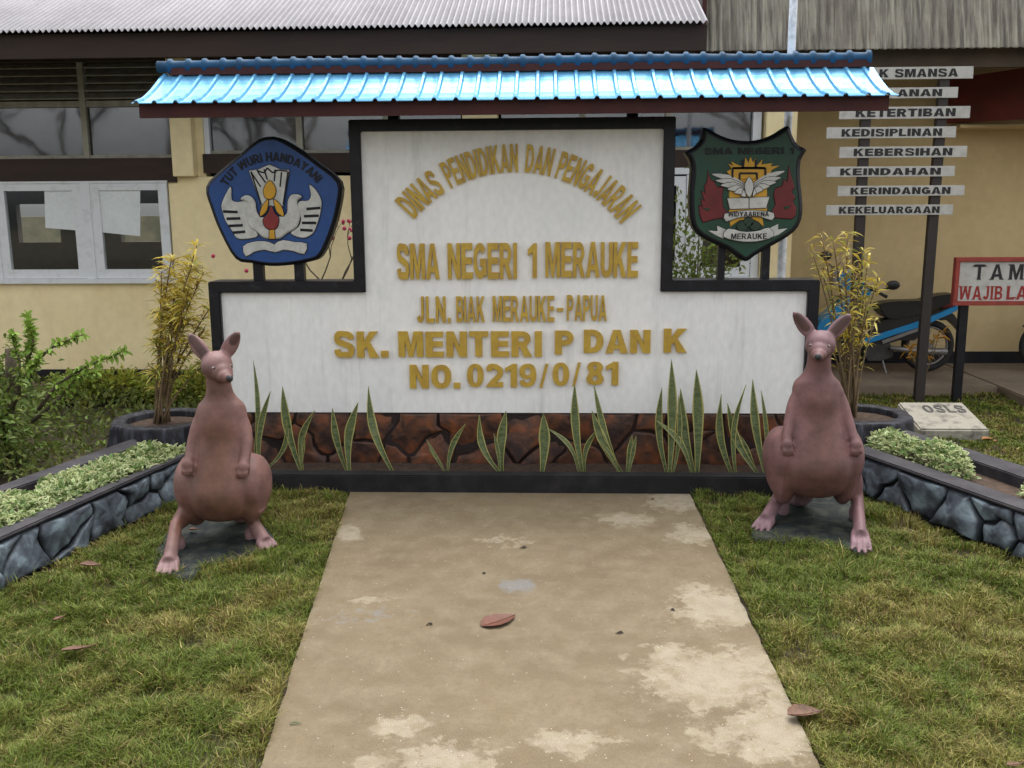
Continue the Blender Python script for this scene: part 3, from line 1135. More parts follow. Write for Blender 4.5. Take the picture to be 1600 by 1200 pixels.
# left group: outer frame and sashes
sx0, sx1 = PX(0, 360, YB), PX(133, 360, YB)
sx2, sx3 = PX(147, 360, YB), PX(266, 360, YB)
pw = sx2 - sx0
fr = MB()
fr.box(wl0 - .06, wl1, YB - .03, YB + .06, z_wtop, z_bandb - .052)
fr.box(wl0 - .06, wl1 + .05, YB - .05, YB + .1, z_sill - .045, z_sill)
for k in range(-5, 1):
    a = sx2 + pw * k
    fr.box(a - (sx2 - sx1), a, YB - .028, YB + .06, z_sill, z_wtop)
fr.build('window_frame', m_frame, bld)
for k in range(-6, 2):
    if sx0 + pw * k + (sx1 - sx0) < wl0: continue
    sash(sx0 + pw * k, sx0 + pw * k + (sx3 - sx2 if k == 1 else sx1 - sx0), z_sill + .002, z_wtop - .002)
fr = MB()
fr.box(wr0, wr1, YB - .03, YB + .06, zl(272, YB, 1100), zl(262, YB, 1100))
fr.box(wr0 - .03, wr1 + .03, YB - .05, YB + .1, z_sill - .045, z_sill)
for a in (wr0, wr0 + .42, wr1 - .07):
    fr.box(a, a + .07, YB - .028, YB + .06, z_sill, zl(273, YB, 1100))
fr.build('window_frame', m_frame, bld)
sash(wr0 + .075, wr0 + .415, z_sill + .002, zl(275, YB, 1100))
sash(wr0 + .495, wr1 - .075, z_sill + .002, zl(275, YB, 1100))

# rooms behind the glass: floor, back wall with openings, ceiling
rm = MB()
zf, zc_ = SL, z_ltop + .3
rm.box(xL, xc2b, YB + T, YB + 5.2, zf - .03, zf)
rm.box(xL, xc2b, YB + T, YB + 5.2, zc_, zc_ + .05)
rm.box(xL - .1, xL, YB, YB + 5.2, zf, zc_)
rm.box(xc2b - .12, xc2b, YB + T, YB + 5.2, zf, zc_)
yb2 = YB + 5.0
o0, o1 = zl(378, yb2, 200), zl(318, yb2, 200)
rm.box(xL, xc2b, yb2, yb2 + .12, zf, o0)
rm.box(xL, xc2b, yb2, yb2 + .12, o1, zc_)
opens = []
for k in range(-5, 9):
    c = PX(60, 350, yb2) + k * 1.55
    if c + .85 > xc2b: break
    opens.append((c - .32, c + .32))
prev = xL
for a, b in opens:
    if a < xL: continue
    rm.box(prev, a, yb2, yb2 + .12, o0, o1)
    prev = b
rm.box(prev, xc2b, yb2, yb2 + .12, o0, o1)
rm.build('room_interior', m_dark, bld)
# paper sheets taped inside the lower panes
for k, pts in enumerate((((69, 293), (131, 290), (133, 361), (71, 356)), ((153, 295), (219, 292), (219, 369), (158, 363)))):
    yy = YB - .006
    q = [P(px, py, yy) for px, py in pts]
    mb = MB()
    mb.prism([tuple(p) for p in q], [(p[0], p[1] + .003, p[2]) for p in q])
    o = mb.build('paper_sheet', m_paper)
    tag(o, ('white paper sheet taped inside the leftmost window pane', 'white paper sheet taped inside the window pane next to the cream column')[k], 'paper sheet', 'paper sheets in the windows')

bw_ = MB().box(-14, 6, YB + 9, YB + 9.15, -.05, PZ(150, 338, YB + 9)).build('garden_wall', mat('weathered_yard_wall', (.34, .30, .20), .85, col2=(.16, .17, .10), scale=2.5))
tag(bw_, 'pale wall across the far yard, glimpsed through the classroom windows', 'wall')

# corrugated roof over the classrooms
xr1 = PX(1108, 30, 8.0)
xr0 = -9.9
pitch = (PX(300, 42, 8.0) - PX(0, 42, 8.0)) / 31.5
xs = np.arange(xr0, xr1, pitch / 8)
y0, z0 = 8.0, PZ(500, 42, 8.0)
slope = math.tan(R(25))
ys = [y0, y0 + 2.4, y0 + 2.403, y0 + 3.6]
V, Fl = [], []
for j, yy in enumerate(ys):
    lift = .006 if j >= 2 else 0
    for x in xs:
        V.append((x, yy, z0 + (yy - y0) * slope + lift + .0125 * math.sin(2 * PI * x / pitch)))
V = np.array(V)
ix = np.arange(len(V)).reshape(len(ys), len(xs))
Fq = np.stack([ix[:-1, :-1], ix[:-1, 1:], ix[1:, 1:], ix[1:, :-1]], -1).reshape(-1, 4)
V2 = V.copy(); V2[:, 2] -= .004
nV = len(V)
Fe = [(ix[0, i], nV + ix[0, i], nV + ix[0, i + 1], ix[0, i + 1]) for i in range(len(xs) - 1)]
Fq = np.vstack([Fq, Fq[:, ::-1] + nV, np.array(Fe)])
o = numesh('roof', np.vstack([V, V2]), Fq, m_galv, bld, smooth=True)
MB().box(xr0, xr1, 8.08, 8.12, zl(86, 8.08, 500), z0 - .012).build('fascia_board', m_brown, bld)

# ---- corridor wing on the right
wing = thing('corridor_wing', (PX(1400, 575, YR), YR, 0), 'corridor wing beside the classrooms, cream walls toned darker for veranda shade, old stained roof sheets', 'building')
xw0, xw1 = xc2b + .002, 9.0
zt = PZ(1400, 60, YR)
MB().box(xw0, xw1, YR, YR + .16, SL, zt).build('wall', m_cream_shaded, wing)
MB().box(xw0 - .004, xw0 + .02, YB + .02, YR, SL, zt).build('return_wall', m_cream_shaded, wing)
MB().box(xw0, xw1, YR - .012, YR - .001, SL, PZ(1500, 549, YR)).build('skirting', m_black, wing)
zs0 = PZ(1350, 75, 8.8)
# stained sheets
xs = np.arange(PX(1099, 40, 8.8), 8.5, .0105)
zz = [zs0 - .012, zs0, zs0 + .9]
V = []
for j, z in enumerate(zz):
    for i, x in enumerate(xs):
        V.append((x, 8.8 + (z - zs0) * .25 + .016 * math.sin(2 * PI * x / .074), z + (.006 * math.sin(2 * PI * x / .074) if j == 0 else 0)))
V = np.array(V)
ix = np.arange(len(V)).reshape(3, len(xs))
Fq = np.stack([ix[:-1, :-1], ix[:-1, 1:], ix[1:, 1:], ix[1:, :-1]], -1).reshape(-1, 4)
V2 = V + np.array([0, .006, 0])
Fe = [(ix[0, i], len(V) + ix[0, i], len(V) + ix[0, i + 1], ix[0, i + 1]) for i in range(len(xs) - 1)]
Fq = np.vstack([Fq, Fq[:, ::-1] + len(V), np.array(Fe)])


def oldsheet():
    M = mat('stained_old_roof_sheet', (.36, .335, .275), .85, col2=(.13, .115, .10), scale=5, stretch=(7, .6, .45), lo=.42, hi=.62, bump=.3, bscale=20)
    n, l = M.node_tree.nodes, M.node_tree.links
    b = n['Principled BSDF']
    src = b.inputs['Base Color'].links[0].from_socket
    tc = n.new('ShaderNodeTexCoord')
    nz = n.new('ShaderNodeTexNoise')
    nz.inputs['Scale'].default_value = 2.2
    nz.inputs['Detail'].default_value = 7
    l.new(tc.outputs['Object'], nz.inputs['Vector'])
    mr = n.new('ShaderNodeMapRange')
    mr.inputs['From Min'].default_value, mr.inputs['From Max'].default_value = .46, .68
    mr.inputs['To Max'].default_value = .65
    l.new(nz.outputs['Fac'], mr.inputs['Value'])
    mx = n.new('ShaderNodeMix'); mx.data_type = 'RGBA'
    l.new(mr.outputs[0], mx.inputs[0])
    l.new(src, mx.inputs[6])
    mx.inputs[7].default_value = (.13, .11, .09, 1)
    l.new(mx.outputs[2], b.inputs['Base Color'])
    return M


numesh('roof_sheet', np.vstack([V, V2]), Fq, oldsheet(), wing, smooth=True)
MB().box(PX(1096, 40, 8.79), PX(1103, 40, 8.79), 8.77, 9.1, zs0 + .0, zs0 + .9).build('barge_board', m_maroon, wing)
# eave beams and ceiling
m_eave = mat('dusty_brown_eave', (.085, .060, .038), .8, noise=.35, scale=3)
MB().box(PX(1100, 90, 8.95), 8.5, 8.95, 9.02, PZ(1450, 106, 8.95), zs0 + .25).build('eave_board', m_eave, wing)
MB().box(PX(1225, 90, 9.02), 8.5, 9.02, YR, PZ(1450, 88, 9.6), PZ(1450, 88, 9.6) + .03).build('ceiling', m_eave, wing)
# dull red tie beam crossing to the right
a0, a1 = P(1478, 124, YR - .25), P(1478, 192, YR - .25)
c0, c1 = P(1640, 100, 9.35), P(1640, 184, 9.35)
ext = 1.2
d_ = (c0 - a0)
e0, e1 = a0 + d_ * (1 + ext), a1 + (c1 - a1) * (1 + ext)
th = np.array([.06, .10, 0])
mb = MB()
mb.hexa([a1, e1, e1 + th, a1 + th, a0, e0, e0 + th, a0 + th])
mb.build('tie_beam', m_redbeam, wing)
q0, q1 = P(1478, 193, YR - .24), P(1640, 186, 9.4)
mb = MB()
r0_, r1_ = P(1478, 205, YR - .02), P(1640, 203, YR - .02)
zq = float(q0[2])
mb.box(PX(1478, 200, YR), 8.5, YR - .35, YR - .002, zq - .05, zq - .02)
mb.build('beam_ledge', m_cream_shaded, wing)

# galvanised pipe with flaking paint behind the sign
Yp = YW + .55
xp = (PX(1236, 90, Yp) + PX(1222, 400, Yp)) / 2
mb = MB()
mb.tube([(xp, Yp, -.05), (xp, Yp, 1.2), (xp, Yp, 2.6), (xp, Yp, 4.4)], [.03, .03, .027, .027], 14)
o = mb.build('flagpole', m_silver, smooth=True)
tag(o, 'silver painted pole with flaking paint rising behind the green shield', 'pole')

# ================================================================== SIGN WALL
sw = thing('school_sign', (PX(804, 700, YW), YW, 0), 'white stepped sign wall with black border, raised gold letters and stone plinth', 'sign')
z_top = PZ(800, 185, YW)
z_sh = (PZ(440, 443.5, YW) + PZ(1170, 433, YW)) / 2
z_wb = (PZ(500, 650, YW) + PZ(1150, 640, YW)) / 2
xl, xr = (PX(328, 450, YW)), (PX(1280, 432, YW))
xcl = (PX(547, 190, YW) + PX(553, 440, YW)) / 2
xcr = (PX(1057, 190, YW) + PX(1048, 430, YW)) / 2
t = .072
inner = [(xl + t, z_wb), (xl + t, z_sh - t), (xcl + t, z_sh - t), (xcl + t, z_top - t), (xcr - t, z_top - t), (xcr - t, z_sh - t), (xr - t, z_sh - t), (xr - t, z_wb)]
outer = [(xl, z_wb), (xl, z_sh), (xcl, z_sh), (xcl, z_top), (xcr, z_top), (xcr, z_sh), (xr, z_sh), (xr, z_wb)]
WT = .16
plate(inner[::-1], YW, WT, 'wall_panel', m_white, sw)
mb = MB()
b = 0
fo, fi = YW - .035, YW + WT + .02
n = 8
mb.v = [(x, fo, z) for x, z in outer] + [(x, fo, z) for x, z in inner] + [(x, fi, z) for x, z in outer] + [(x, fi, z) for x, z in inner]
for i in range(n - 1):
    j = i + 1
    mb.f += [(i, j, n + j, n + i), (2 * n + i, 3 * n + i, 3 * n + j, 2 * n + j), (i, 2 * n + i, 2 * n + j, j), (n + i, n + j, 3 * n + j, 3 * n + i)]
mb.f += [(0, n, 3 * n, 2 * n), (n - 1, 3 * n - 1, 4 * n - 1, 2 * n - 1)]
mb.build('border_frame', m_black, sw, bevel=.006)

# raised letters, line by line
D = .022


def sign_line(text, x0, x1, yt, yb_, bold, gap=.1, space=.42, M=m_gold, depth=D):
    ym = (yt + yb_) / 2
    X0, X1 = PX(x0, ym, YW), PX(x1, ym, YW)
    xm = (x0 + x1) / 2
    letters(text, X0, X1, PZ(xm, yb_, YW), PZ(xm, yt, YW), YW + .001, depth, M, sw, bold, gap, space, jitter=.0012)


sign_line('SMA', 621, 687, 380.5, 436, .045, .06)
sign_line('NEGERI', 700, 808, 379.5, 435.5, .045, .06)
sign_line('1', 825, 839, 380, 434, .045, .06)
sign_line('MERAUKE', 852, 997, 378, 433, .045, .06)
sign_line('JLN.', 652, 704, 463, 504, .03, .16)
sign_line('BIAK', 713, 757, 463, 503, .03, .10)
sign_line('MERAUKE', 770, 866, 462, 502, .03, .10)
mb = MB()
a = P(870, 481, YW); c = P(880, 486, YW)
mb.box(a[0], c[0], YW - D, YW + .001, c[2], a[2]); mb.build('letter', m_gold, sw)
sign_line('PAPUA', 886, 948, 461, 501, .03, .10)
sign_line('SK.', 523, 607, 517.5, 558, .06, .10)
sign_line('MENTERI', 623, 847, 517.5, 557, .06, .10)
sign_line('P', 867, 896, 516, 553, .06)
sign_line('DAN', 912, 1016, 515, 551, .06, .08)
sign_line('K', 1037, 1073, 513, 550, .06)
sign_line('NO.', 641, 719, 569.5, 606, .055, .10)
sign_line('0219', 730, 838, 568, 604, .055, .08)
sign_line('/', 843, 857, 568, 605, .01)
sign_line('0', 863, 889, 566, 602, .055)
sign_line('/', 894, 907, 566, 603, .01)
sign_line('81', 916, 966, 565, 601, .055, .08)


def c2(px, py):   # crop coordinates of the sign photo to the wall plane
    p = P(540 + px / 2.963, 160 + py / 2.963, YW)
    return float(p[0]), float(p[2])


ca = circle3(c2(322, 538), c2(812, 322), c2(1268, 556))
r_t = math.hypot(c2(812, 185)[0] - ca[0], c2(812, 185)[1] - ca[1])


def ang(p): return math.atan2(p[1] - ca[1], p[0] - ca[0])


for text, pa, pb, nr in (('DINAS', (265, 490), (440, 380), 1), ('PENDIDIKAN', (462, 345), (798, 255), 1), ('DAN', (835, 256), (962, 272), 1), ('PENGAJARAN', (988, 280), (1330, 515), 1)):
    arc_letters(text, ca[0], ca[1], ca[2], r_t - .01, ang(c2(*pa)), ang(c2(*pb)), YW + .001, D * .8, m_gold, sw, .038, .10, narrow=1.0)


# ---- stones: Voronoi cells clipped by half planes
def cells(L, Hh, seeds):
    out = []
    for i, s in enumerate(seeds):
        poly = [(0, 0), (L, 0), (L, Hh), (0, Hh)]
        for j, q in enumerate(seeds):
            if i == j or abs(q[0] - s[0]) > .9: continue
            mx, my = (s[0] + q[0]) / 2, (s[1] + q[1]) / 2
            nx, ny = q[0] - s[0], q[1] - s[1]
            new = []
            for k in range(len(poly)):
                a, b = poly[k], poly[(k + 1) % len(poly)]
                da = (a[0] - mx) * nx + (a[1] - my) * ny
                db = (b[0] - mx) * nx + (b[1] - my) * ny
                if da <= 0: new.append(a)
                if (da < 0) != (db < 0):
                    t_ = da / (da - db)
                    new.append((a[0] + (b[0] - a[0]) * t_, a[1] + (b[1] - a[1]) * t_))
            poly = new
            if len(poly) < 3: break
        if len(poly) >= 3 and abs(area2(poly)) > .0008:
            out.append(poly)
    return out


def stones(parent, L, Hh, n, fmap, M, gap=.009, bulge=.028, rows=2, jx=.42, jy=.3, warp=.02):
    seeds = []
    per = n // rows
    for r in range(rows):
        for k in range(per + 1):
            seeds.append((L * (k + .5 * (r % 2) + random.uniform(-jx, jx)) / per, Hh * (r + .5 + random.uniform(-jy, jy)) / rows))
    made = 0
    for poly in cells(L, Hh, seeds):
        if area2(poly) < 0: poly = poly[::-1]
        # subdivide the outline and warp it, then inset for the joint
        q = []
        for k in range(len(poly)):
            a, b = poly[k], poly[(k + 1) % len(poly)]
            ln = math.hypot(b[0] - a[0], b[1] - a[1])
            m_ = max(1, int(ln / .035))
            for t_ in range(m_):
                q.append((a[0] + (b[0] - a[0]) * t_ / m_, a[1] + (b[1] - a[1]) * t_ / m_))
        wq = []
        for (u, v) in q:
            du = (float(vnoise(u, v, 9)) - .5) * 2 * warp
            dv = (float(vnoise(u + 50, v, 9)) - .5) * 2 * warp
            fv = min(1, v / .04, (Hh - v) / .04)
            wq.append((u + du, v + dv * max(0, fv)))
        cx = sum(p[0] for p in wq) / len(wq); cy = sum(p[1] for p in wq) / len(wq)
        size = math.sqrt(abs(area2(wq)))
        if size < .03: continue
        bl = bulge * random.uniform(.7, 1.2)
        tx, ty = random.uniform(-.15, .15), random.uniform(-.15, .15)
        mb = MB()
        n_ = len(wq)
        cols = []
        for (ins, d, cval) in ((gap, -.004, 0.), (gap * 1.6, bl * .45, .25), (gap * 2.6, bl * .82, .85), (gap * 4.5, bl, 1.)):
            for (u, v) in wq:
                du, dv = cx - u, cy - v
                dd = math.hypot(du, dv) or 1e-6
                k_ = min(ins * 1.25 / dd, .75)
                uu, v2 = u + du * k_, v + dv * k_
                lum = (float(vnoise(uu * 3, v2 * 3, 8)) - .5) * bl * .7
                mb.v.append(fmap(uu, v2, d + (lum + (uu - cx) * tx * .5 + (v2 - cy) * ty if d > .006 else 0)))
                cols.append(cval)
        for L_ in range(3):
            for i in range(n_):
                j = (i + 1) % n_
                mb.f.append((L_ * n_ + i, L_ * n_ + j, (L_ + 1) * n_ + j, (L_ + 1) * n_ + i))
        mb.v.append(fmap(cx, cy, bl * 1.05)); cols.append(1.)
        ci = len(mb.v) - 1
        for i in range(n_):
            mb.f.append((3 * n_ + i, 3 * n_ + (i + 1) % n_, ci))
        o = mb.build('stone', M, parent, smooth=True)
        at = o.data.color_attributes.new('Col', 'FLOAT_COLOR', 'POINT')
        for i, c in enumerate(cols):
            at.data[i].color = (c, c, c, 1)
        made += 1
    return made


MB().box(xl, xr, YW + .012, YW + WT, -.05, z_wb - .002).build('plinth', m_joint_or, sw)
random.seed(21)
stones(sw, xr - xl, z_wb - .0, 26, lambda u, v, d: (xl + u, YW + .012 - d, v), m_stone_or, gap=.0045, bulge=.013, rows=2, warp=.05, jx=.46, jy=.42)

# ---- the low kerb box in front
kb = thing('kerb', (PX(809, 750, YC), YC, 0), 'low black painted concrete kerb running along the foot of the sign wall', 'kerb')
kx0, kx1 = float(G(395, 765)[0]) - .05, float(G(1225, 750)[0]) + .05
zk = .108
MB().box(kx0, kx1, YC, YC + .11, -.05, zk).build('kerb_stone', m_curb, kb, bevel=.008)
mb = MB()
gx = np.linspace(kx0 - .1, kx1 + .1, 120)
gy = np.linspace(YC + .112, YW + .01, 8)
V = np.array([(x, y, .04 + .02 * float(fnoise(x, y, 9))) for y in gy for x in gx])
ix = np.arange(len(V)).reshape(len(gy), len(gx))
Fq = np.stack([ix[:-1, :-1], ix[:-1, 1:], ix[1:, 1:], ix[1:, :-1]], -1).reshape(-1, 4)
struct(numesh('planting_soil', V, Fq, m_soil, None, smooth=True))

# ================================================================== BLUE CANOPY
cn = thing('sign_canopy', (PX(804, 110, YW), YW + .2, 0), 'small bright blue metal roof with maroon boards over the school sign', 'canopy')
YE = YW - .40
YRD = YW + .03
ex0, ex1 = PX(205, 156, YE), PX(1405, 149, YE)
rx0, rx1 = PX(250, 111, YRD), PX(1364, 105, YRD)
x0c, x1c = (ex0 + rx0) / 2, (ex1 + rx1) / 2
ze = (PZ(300, 157, YE) + PZ(1300, 152, YE)) / 2
zr = (PZ(300, 114, YRD) + PZ(1300, 110, YRD)) / 2


def ribbed(y0, z0, y1, z1):
    xs_, hs_ = [], []
    x = x0c
    k = 0
    xs_.append(x); hs_.append(0)
    x += .012
    while x < x1c - .06:
        xs_ += [x, x + .009, x + .024, x + .033]
        hs_ += [0, .015, .015, 0]
        gap_ = .095 if k % 2 else .076
        xs_ += [x + .033 + gap_ / 2]
        hs_ += [.0]
        x += .033 + gap_
        k += 1
    xs_.append(x1c); hs_.append(0)
    V = []
    S = 5
    for j in range(S + 1):
        t_ = j / S
        for x_, h_ in zip(xs_, hs_):
            X_ = x_ + ((x_ - (x0c + x1c) / 2) / (x1c - x0c)) * ((ex1 - ex0) - (rx1 - rx0)) * (.5 - t_)
            V.append((X_, y0 + (y1 - y0) * t_, z0 + (z1 - z0) * t_ ** 1.4 + h_))
    V = np.array(V)
    ix = np.arange(len(V)).reshape(S + 1, len(xs_))
    Fq = np.stack([ix[:-1, :-1], ix[:-1, 1:], ix[1:, 1:], ix[1:, :-1]], -1).reshape(-1, 4)
    V2 = V - np.array([0, 0, .005])
    nV = len(V)
    Fe = [(ix[0, i], nV + ix[0, i], nV + ix[0, i + 1], ix[0, i + 1]) for i in range(len(xs_) - 1)]
    return np.vstack([V, V2]), np.vstack([Fq, Fq[:, ::-1] + nV, np.array(Fe)])


V, Fq = ribbed(YE, ze, YRD, zr)
numesh('roof_sheet', V, Fq, m_blue, cn)
V, Fq = ribbed(YRD + .46, ze, YRD + .02, zr)
numesh('roof_sheet', V, Fq, m_blue, cn)
zfb = PZ(800, 178.5, YE + .05)
fx0, fx1 = PX(217, 168, YE + .05), PX(1389, 163, YE + .05)
MB().box(fx0, fx1, YE + .05, YE + .075, zfb, ze + .004).build('fascia_board', m_maroon, cn)
for xx in (fx0, fx1 - .025):
    mb = MB()
    mb.prism([(xx, YE + .076, ze - .006), (xx, YRD, zr - .016), (xx, YRD + .05, zr - .04), (xx, YRD + .05, zr - .09), (xx, YRD, zr - .10), (xx, YE + .076, zfb)],
             [(xx + .025, YE + .076, ze - .006), (xx + .025, YRD, zr - .016), (xx + .025, YRD + .05, zr - .04), (xx + .025, YRD + .05, zr - .09), (xx + .025, YRD, zr - .10), (xx + .025, YE + .076, zfb)])
    mb.build('gable_board', m_maroon, cn)
MB().box(fx0 + .03, fx1 - .03, YW + .06, YW + .12, ze - .02, ze + .06).build('beam', m_maroon, cn)
# ridge: maroon board carrying the ribbed cap
zrb = PZ(800, 103, YRD)
MB().box(x0c + .08, x1c - .03, YRD - .02, YRD + .05, zr + .002, zrb + .01).build('ridge_board', m_maroon, cn)
zc1 = PZ(800, 92, YRD)
prof = []
cx_ = x0c - .01
k = 0
while cx_ < x1c - .02:
    prof += [(cx_, .036), (cx_ + .075 if k % 2 else cx_ + .062, .034), (cx_ + (.085 if k % 2 else .072), .048), (cx_ + (.105 if k % 2 else .092), .048)]
    cx_ += .118 if k % 2 else .105
    k += 1
mb = MB()
mb.tube([(x, YRD + .015, zrb + .024 + .003 * math.sin(x * 3)) for x, r in prof], [r for x, r in prof], 12)
mb.build('ridge_cap', m_bluedk, cn, smooth=True)
for xx in (xcl + .25, xcr - .25):
    MB().box(xx - .035, xx + .035, YW + WT + .03, YW + WT + .1, -.05, ze + .02).build('post', m_black, cn)

# ================================================================== BLUE PENTAGON EMBLEM
YEm = YW + .02
em = thing('pentagon_emblem', (PX(430, 440, YEm), YEm, z_sh), 'blue pentagon emblem with white bird, torch and open book on the left shoulder', 'emblem')


def e1(px, py):
    p = P(300 + px / 4.615, 190 + py / 4.615, YEm)
    return float(p[0]), float(p[2])


def shape(fn, pts, k=4, closed=True):
    q = [fn(*p) for p in pts]
    return smooth_loop(q, k) if k > 1 else q


pent = [(565, 106), (640, 122), (760, 190), (900, 290), (1066, 430), (1064, 600), (1010, 800), (930, 970), (840, 1012), (700, 1036), (560, 1042), (430, 1022), (310, 990), (200, 800), (130, 620), (96, 470), (200, 350), (340, 235), (470, 130)]
Lp = shape(e1, pent, 3)
plate(Lp, YEm, .09, 'backing_board', m_black, em, round_=.018)
m_eblue = mat('royal_blue_emblem_paint', (.008, .050, .20), .4, col2=(.012, .065, .24), scale=9, bump=.1)
m_ewhite = mat('off_white_emblem_paint', (.58, .58, .55), .5, col2=(.42, .42, .40), scale=16)
m_eyel = mat('emblem_yellow', (.62, .33, .02), .45, noise=.2)
m_ered = mat('emblem_red', (.24, .02, .02), .45, noise=.3)
plate(offset_loop(Lp, -.024), YEm - .004, .03, 'face_panel', m_eblue, em)
c_ = circle3(e1(255, 470), e1(565, 285), e1(905, 450))
rt_ = c_[2] + .055
arc_letters('TUT WURI HANDAYANI', c_[0], c_[1], c_[2], rt_, math.atan2(e1(235, 455)[1] - c_[1], e1(235, 455)[0] - c_[0]),
            math.atan2(e1(915, 430)[1] - c_[1], e1(915, 430)[0] - c_[0]), YEm - .003, .008, m_black, em, .03, .12, joined='lettering')


def relief(fn, pts, name, M, parent, Y, d=.012, k=4, out=.004, rnd=.004, fac=.8):
    L_ = shape(fn, pts, k)
    if out > 0:
        plate(offset_loop(L_, out), Y - d * .45, d * .45, 'outline', m_black, parent)
    return plate(L_, Y - d, d, name, M, parent, round_=rnd)


YF = YEm - .004
# torch: ribbed fan
relief(e1, [(415, 355), (480, 345), (560, 310), (640, 345), (705, 350), (660, 610), (505, 610)], 'torch', m_ewhite, em, YF, .010, k=1)
grooves = MB()


def groove(fn, pts, Y, wpx, mb, M=None):
    for (a, b) in zip(pts[:-1], pts[1:]):
        A, B = fn(*a), fn(*b)
        dx, dz = B[0] - A[0], B[1] - A[1]
        l_ = math.hypot(dx, dz) or 1e-6
        nx, nz = -dz / l_ * wpx, dx / l_ * wpx
        mb.prism([(A[0] + nx, Y, A[1] + nz), (B[0] + nx, Y, B[1] + nz), (B[0] - nx, Y, B[1] - nz), (A[0] - nx, Y, A[1] - nz)],
                 [(A[0] + nx, Y + .004, A[1] + nz), (B[0] + nx, Y + .004, B[1] + nz), (B[0] - nx, Y + .004, B[1] - nz), (A[0] - nx, Y + .004, A[1] - nz)])


for pts in ([(430, 365), (500, 470)], [(478, 360), (535, 440)], [(525, 345), (548, 420)], [(605, 345), (598, 430)], [(650, 365), (640, 470)], [(470, 350), (490, 360), (525, 370), (548, 335), (585, 370), (625, 350), (690, 358)],
            [(430, 360), (505, 600)], [(697, 360), (662, 600)]):
    groove(e1, pts, YF - .0115, .0048, grooves)
# wings, body, tail
lw = [(285, 470), (290, 560), (330, 580), (400, 575), (420, 640), (425, 730), (480, 820), (400, 845), (330, 840), (290, 780), (250, 720), (225, 650), (218, 600), (245, 530)]
rw = [(850, 455), (862, 530), (840, 570), (780, 575), (765, 620), (790, 700), (770, 760), (715, 805), (800, 838), (870, 810), (905, 740), (930, 650), (935, 570), (900, 500)]
relief(e1, lw, 'wing', m_ewhite, em, YF, .012, k=3)
relief(e1, rw, 'wing', m_ewhite, em, YF, .012, k=3)
for (ax, ay, bx, by) in ((230, 648, 335, 652), (255, 700, 355, 697), (270, 752, 372, 747), (300, 800, 390, 793), (830, 630, 930, 622), (812, 682, 918, 678), (798, 730, 900, 730), (785, 780, 875, 785)):
    groove(e1, [(ax, ay), (bx, by)], YF - .014, .0085, grooves)
body = [(355, 560), (390, 532), (430, 540), (462, 580), (470, 640), (500, 690), (560, 680), (640, 685), (690, 660), (695, 580), (720, 530), (770, 525), (795, 545), (765, 570), (770, 620), (785, 680), (760, 760), (690, 805), (640, 840), (580, 845), (520, 835), (480, 800), (420, 760), (400, 690), (405, 620), (400, 580)]
relief(e1, body, 'bird', m_ewhite, em, YF, .022, k=3, rnd=.010)
relief(e1, [(565, 425), (608, 480), (600, 540), (567, 560), (533, 545), (523, 490)], 'flame', m_eyel, em, YF - .010, .010, k=3)
relief(e1, [(555, 562), (548, 640), (500, 682), (510, 620)], 'petal', m_eyel, em, YF - .016, .008, k=3)
relief(e1, [(598, 562), (650, 610), (668, 680), (620, 650)], 'petal', m_eyel, em, YF - .016, .008, k=3)
relief(e1, [(580, 610), (605, 660), (635, 700), (620, 765), (575, 778), (535, 755), (523, 705), (560, 660)], 'heart_petal', m_ered, em, YF - .022, .008, k=3)
relief(e1, [(568, 780), (602, 778), (608, 845), (565, 845)], 'tail', m_eyel, em, YF - .022, .006, k=1)
relief(e1, [(372, 900), (440, 868), (520, 862), (592, 884), (594, 940), (530, 925), (450, 940), (392, 972)], 'page', m_ewhite, em, YF, .010, k=2)
relief(e1, [(598, 884), (660, 855), (740, 868), (830, 880), (812, 955), (740, 935), (660, 925), (598, 944)], 'page', m_ewhite, em, YF, .010, k=2)
grooves.build('engraved_lines', m_black, em)
for a, b in ((397, 412), (461, 476)):
    MB().box(PX(a, 425, YEm + .05), PX(b, 425, YEm + .05), YEm + .03, YEm + .085, z_sh + .001, z_sh + .25).build('post', m_black, em)

# ================================================================== GREEN SHIELD EMBLEM
sh = thing('shield_emblem', (PX(1160, 440, YEm), YEm, z_sh), 'dark green shield emblem with white wings, book and ribbons on the right shoulder', 'emblem')


def s1(px, py):
    p = P(1050 + px / 5.0, 180 + py / 5.0, YEm)
    return float(p[0]), float(p[2])


shl = [(240, 108), (268, 102), (380, 160), (480, 192), (600, 202), (720, 180), (820, 135), (905, 82), (930, 140), (960, 205), (1000, 245), (1048, 272), (1005, 350), (998, 480), (1012, 620), (1018, 760), (985, 870), (900, 950), (760, 1030), (640, 1100), (590, 1138), (540, 1130), (430, 1050), (280, 980), (180, 910), (140, 800), (135, 600), (150, 430), (130, 340), (100, 290), (170, 250), (225, 190)]
Ls = shape(s1, shl, 2)
plate(Ls, YEm - .02, .1, 'backing_board', m_black, sh, round_=.02)
m_green = mat('deep_green_emblem_paint', (.004, .055, .028), .45, col2=(.006, .042, .022), scale=9)
m_shred = mat('emblem_crimson', (.16, .010, .012), .5, noise=.35, scale=10)
ins_ = offset_loop(Ls, -.030)
plate(ins_, YEm - .024, .03, 'face_panel', m_green, sh)
YS = YEm - .024
LX0, LX1 = s1(250, 290)[0], s1(945, 290)[0]
letters('SMA NEGERI 1', LX0, LX1, s1(600, 305)[1], s1(600, 255)[1], YS, .008, m_black, sh, .035, .12, joined='lettering')
relief(s1, [(275, 430), (292, 500), (325, 520), (345, 560), (395, 565), (385, 640), (392, 720), (425, 755), (400, 800), (330, 812), (235, 838), (212, 780), (203, 700), (230, 715), (218, 650), (250, 670), (220, 590), (255, 610), (245, 555), (268, 520)], 'red_flame', m_shred, sh, YS, .008, k=1, out=.003)
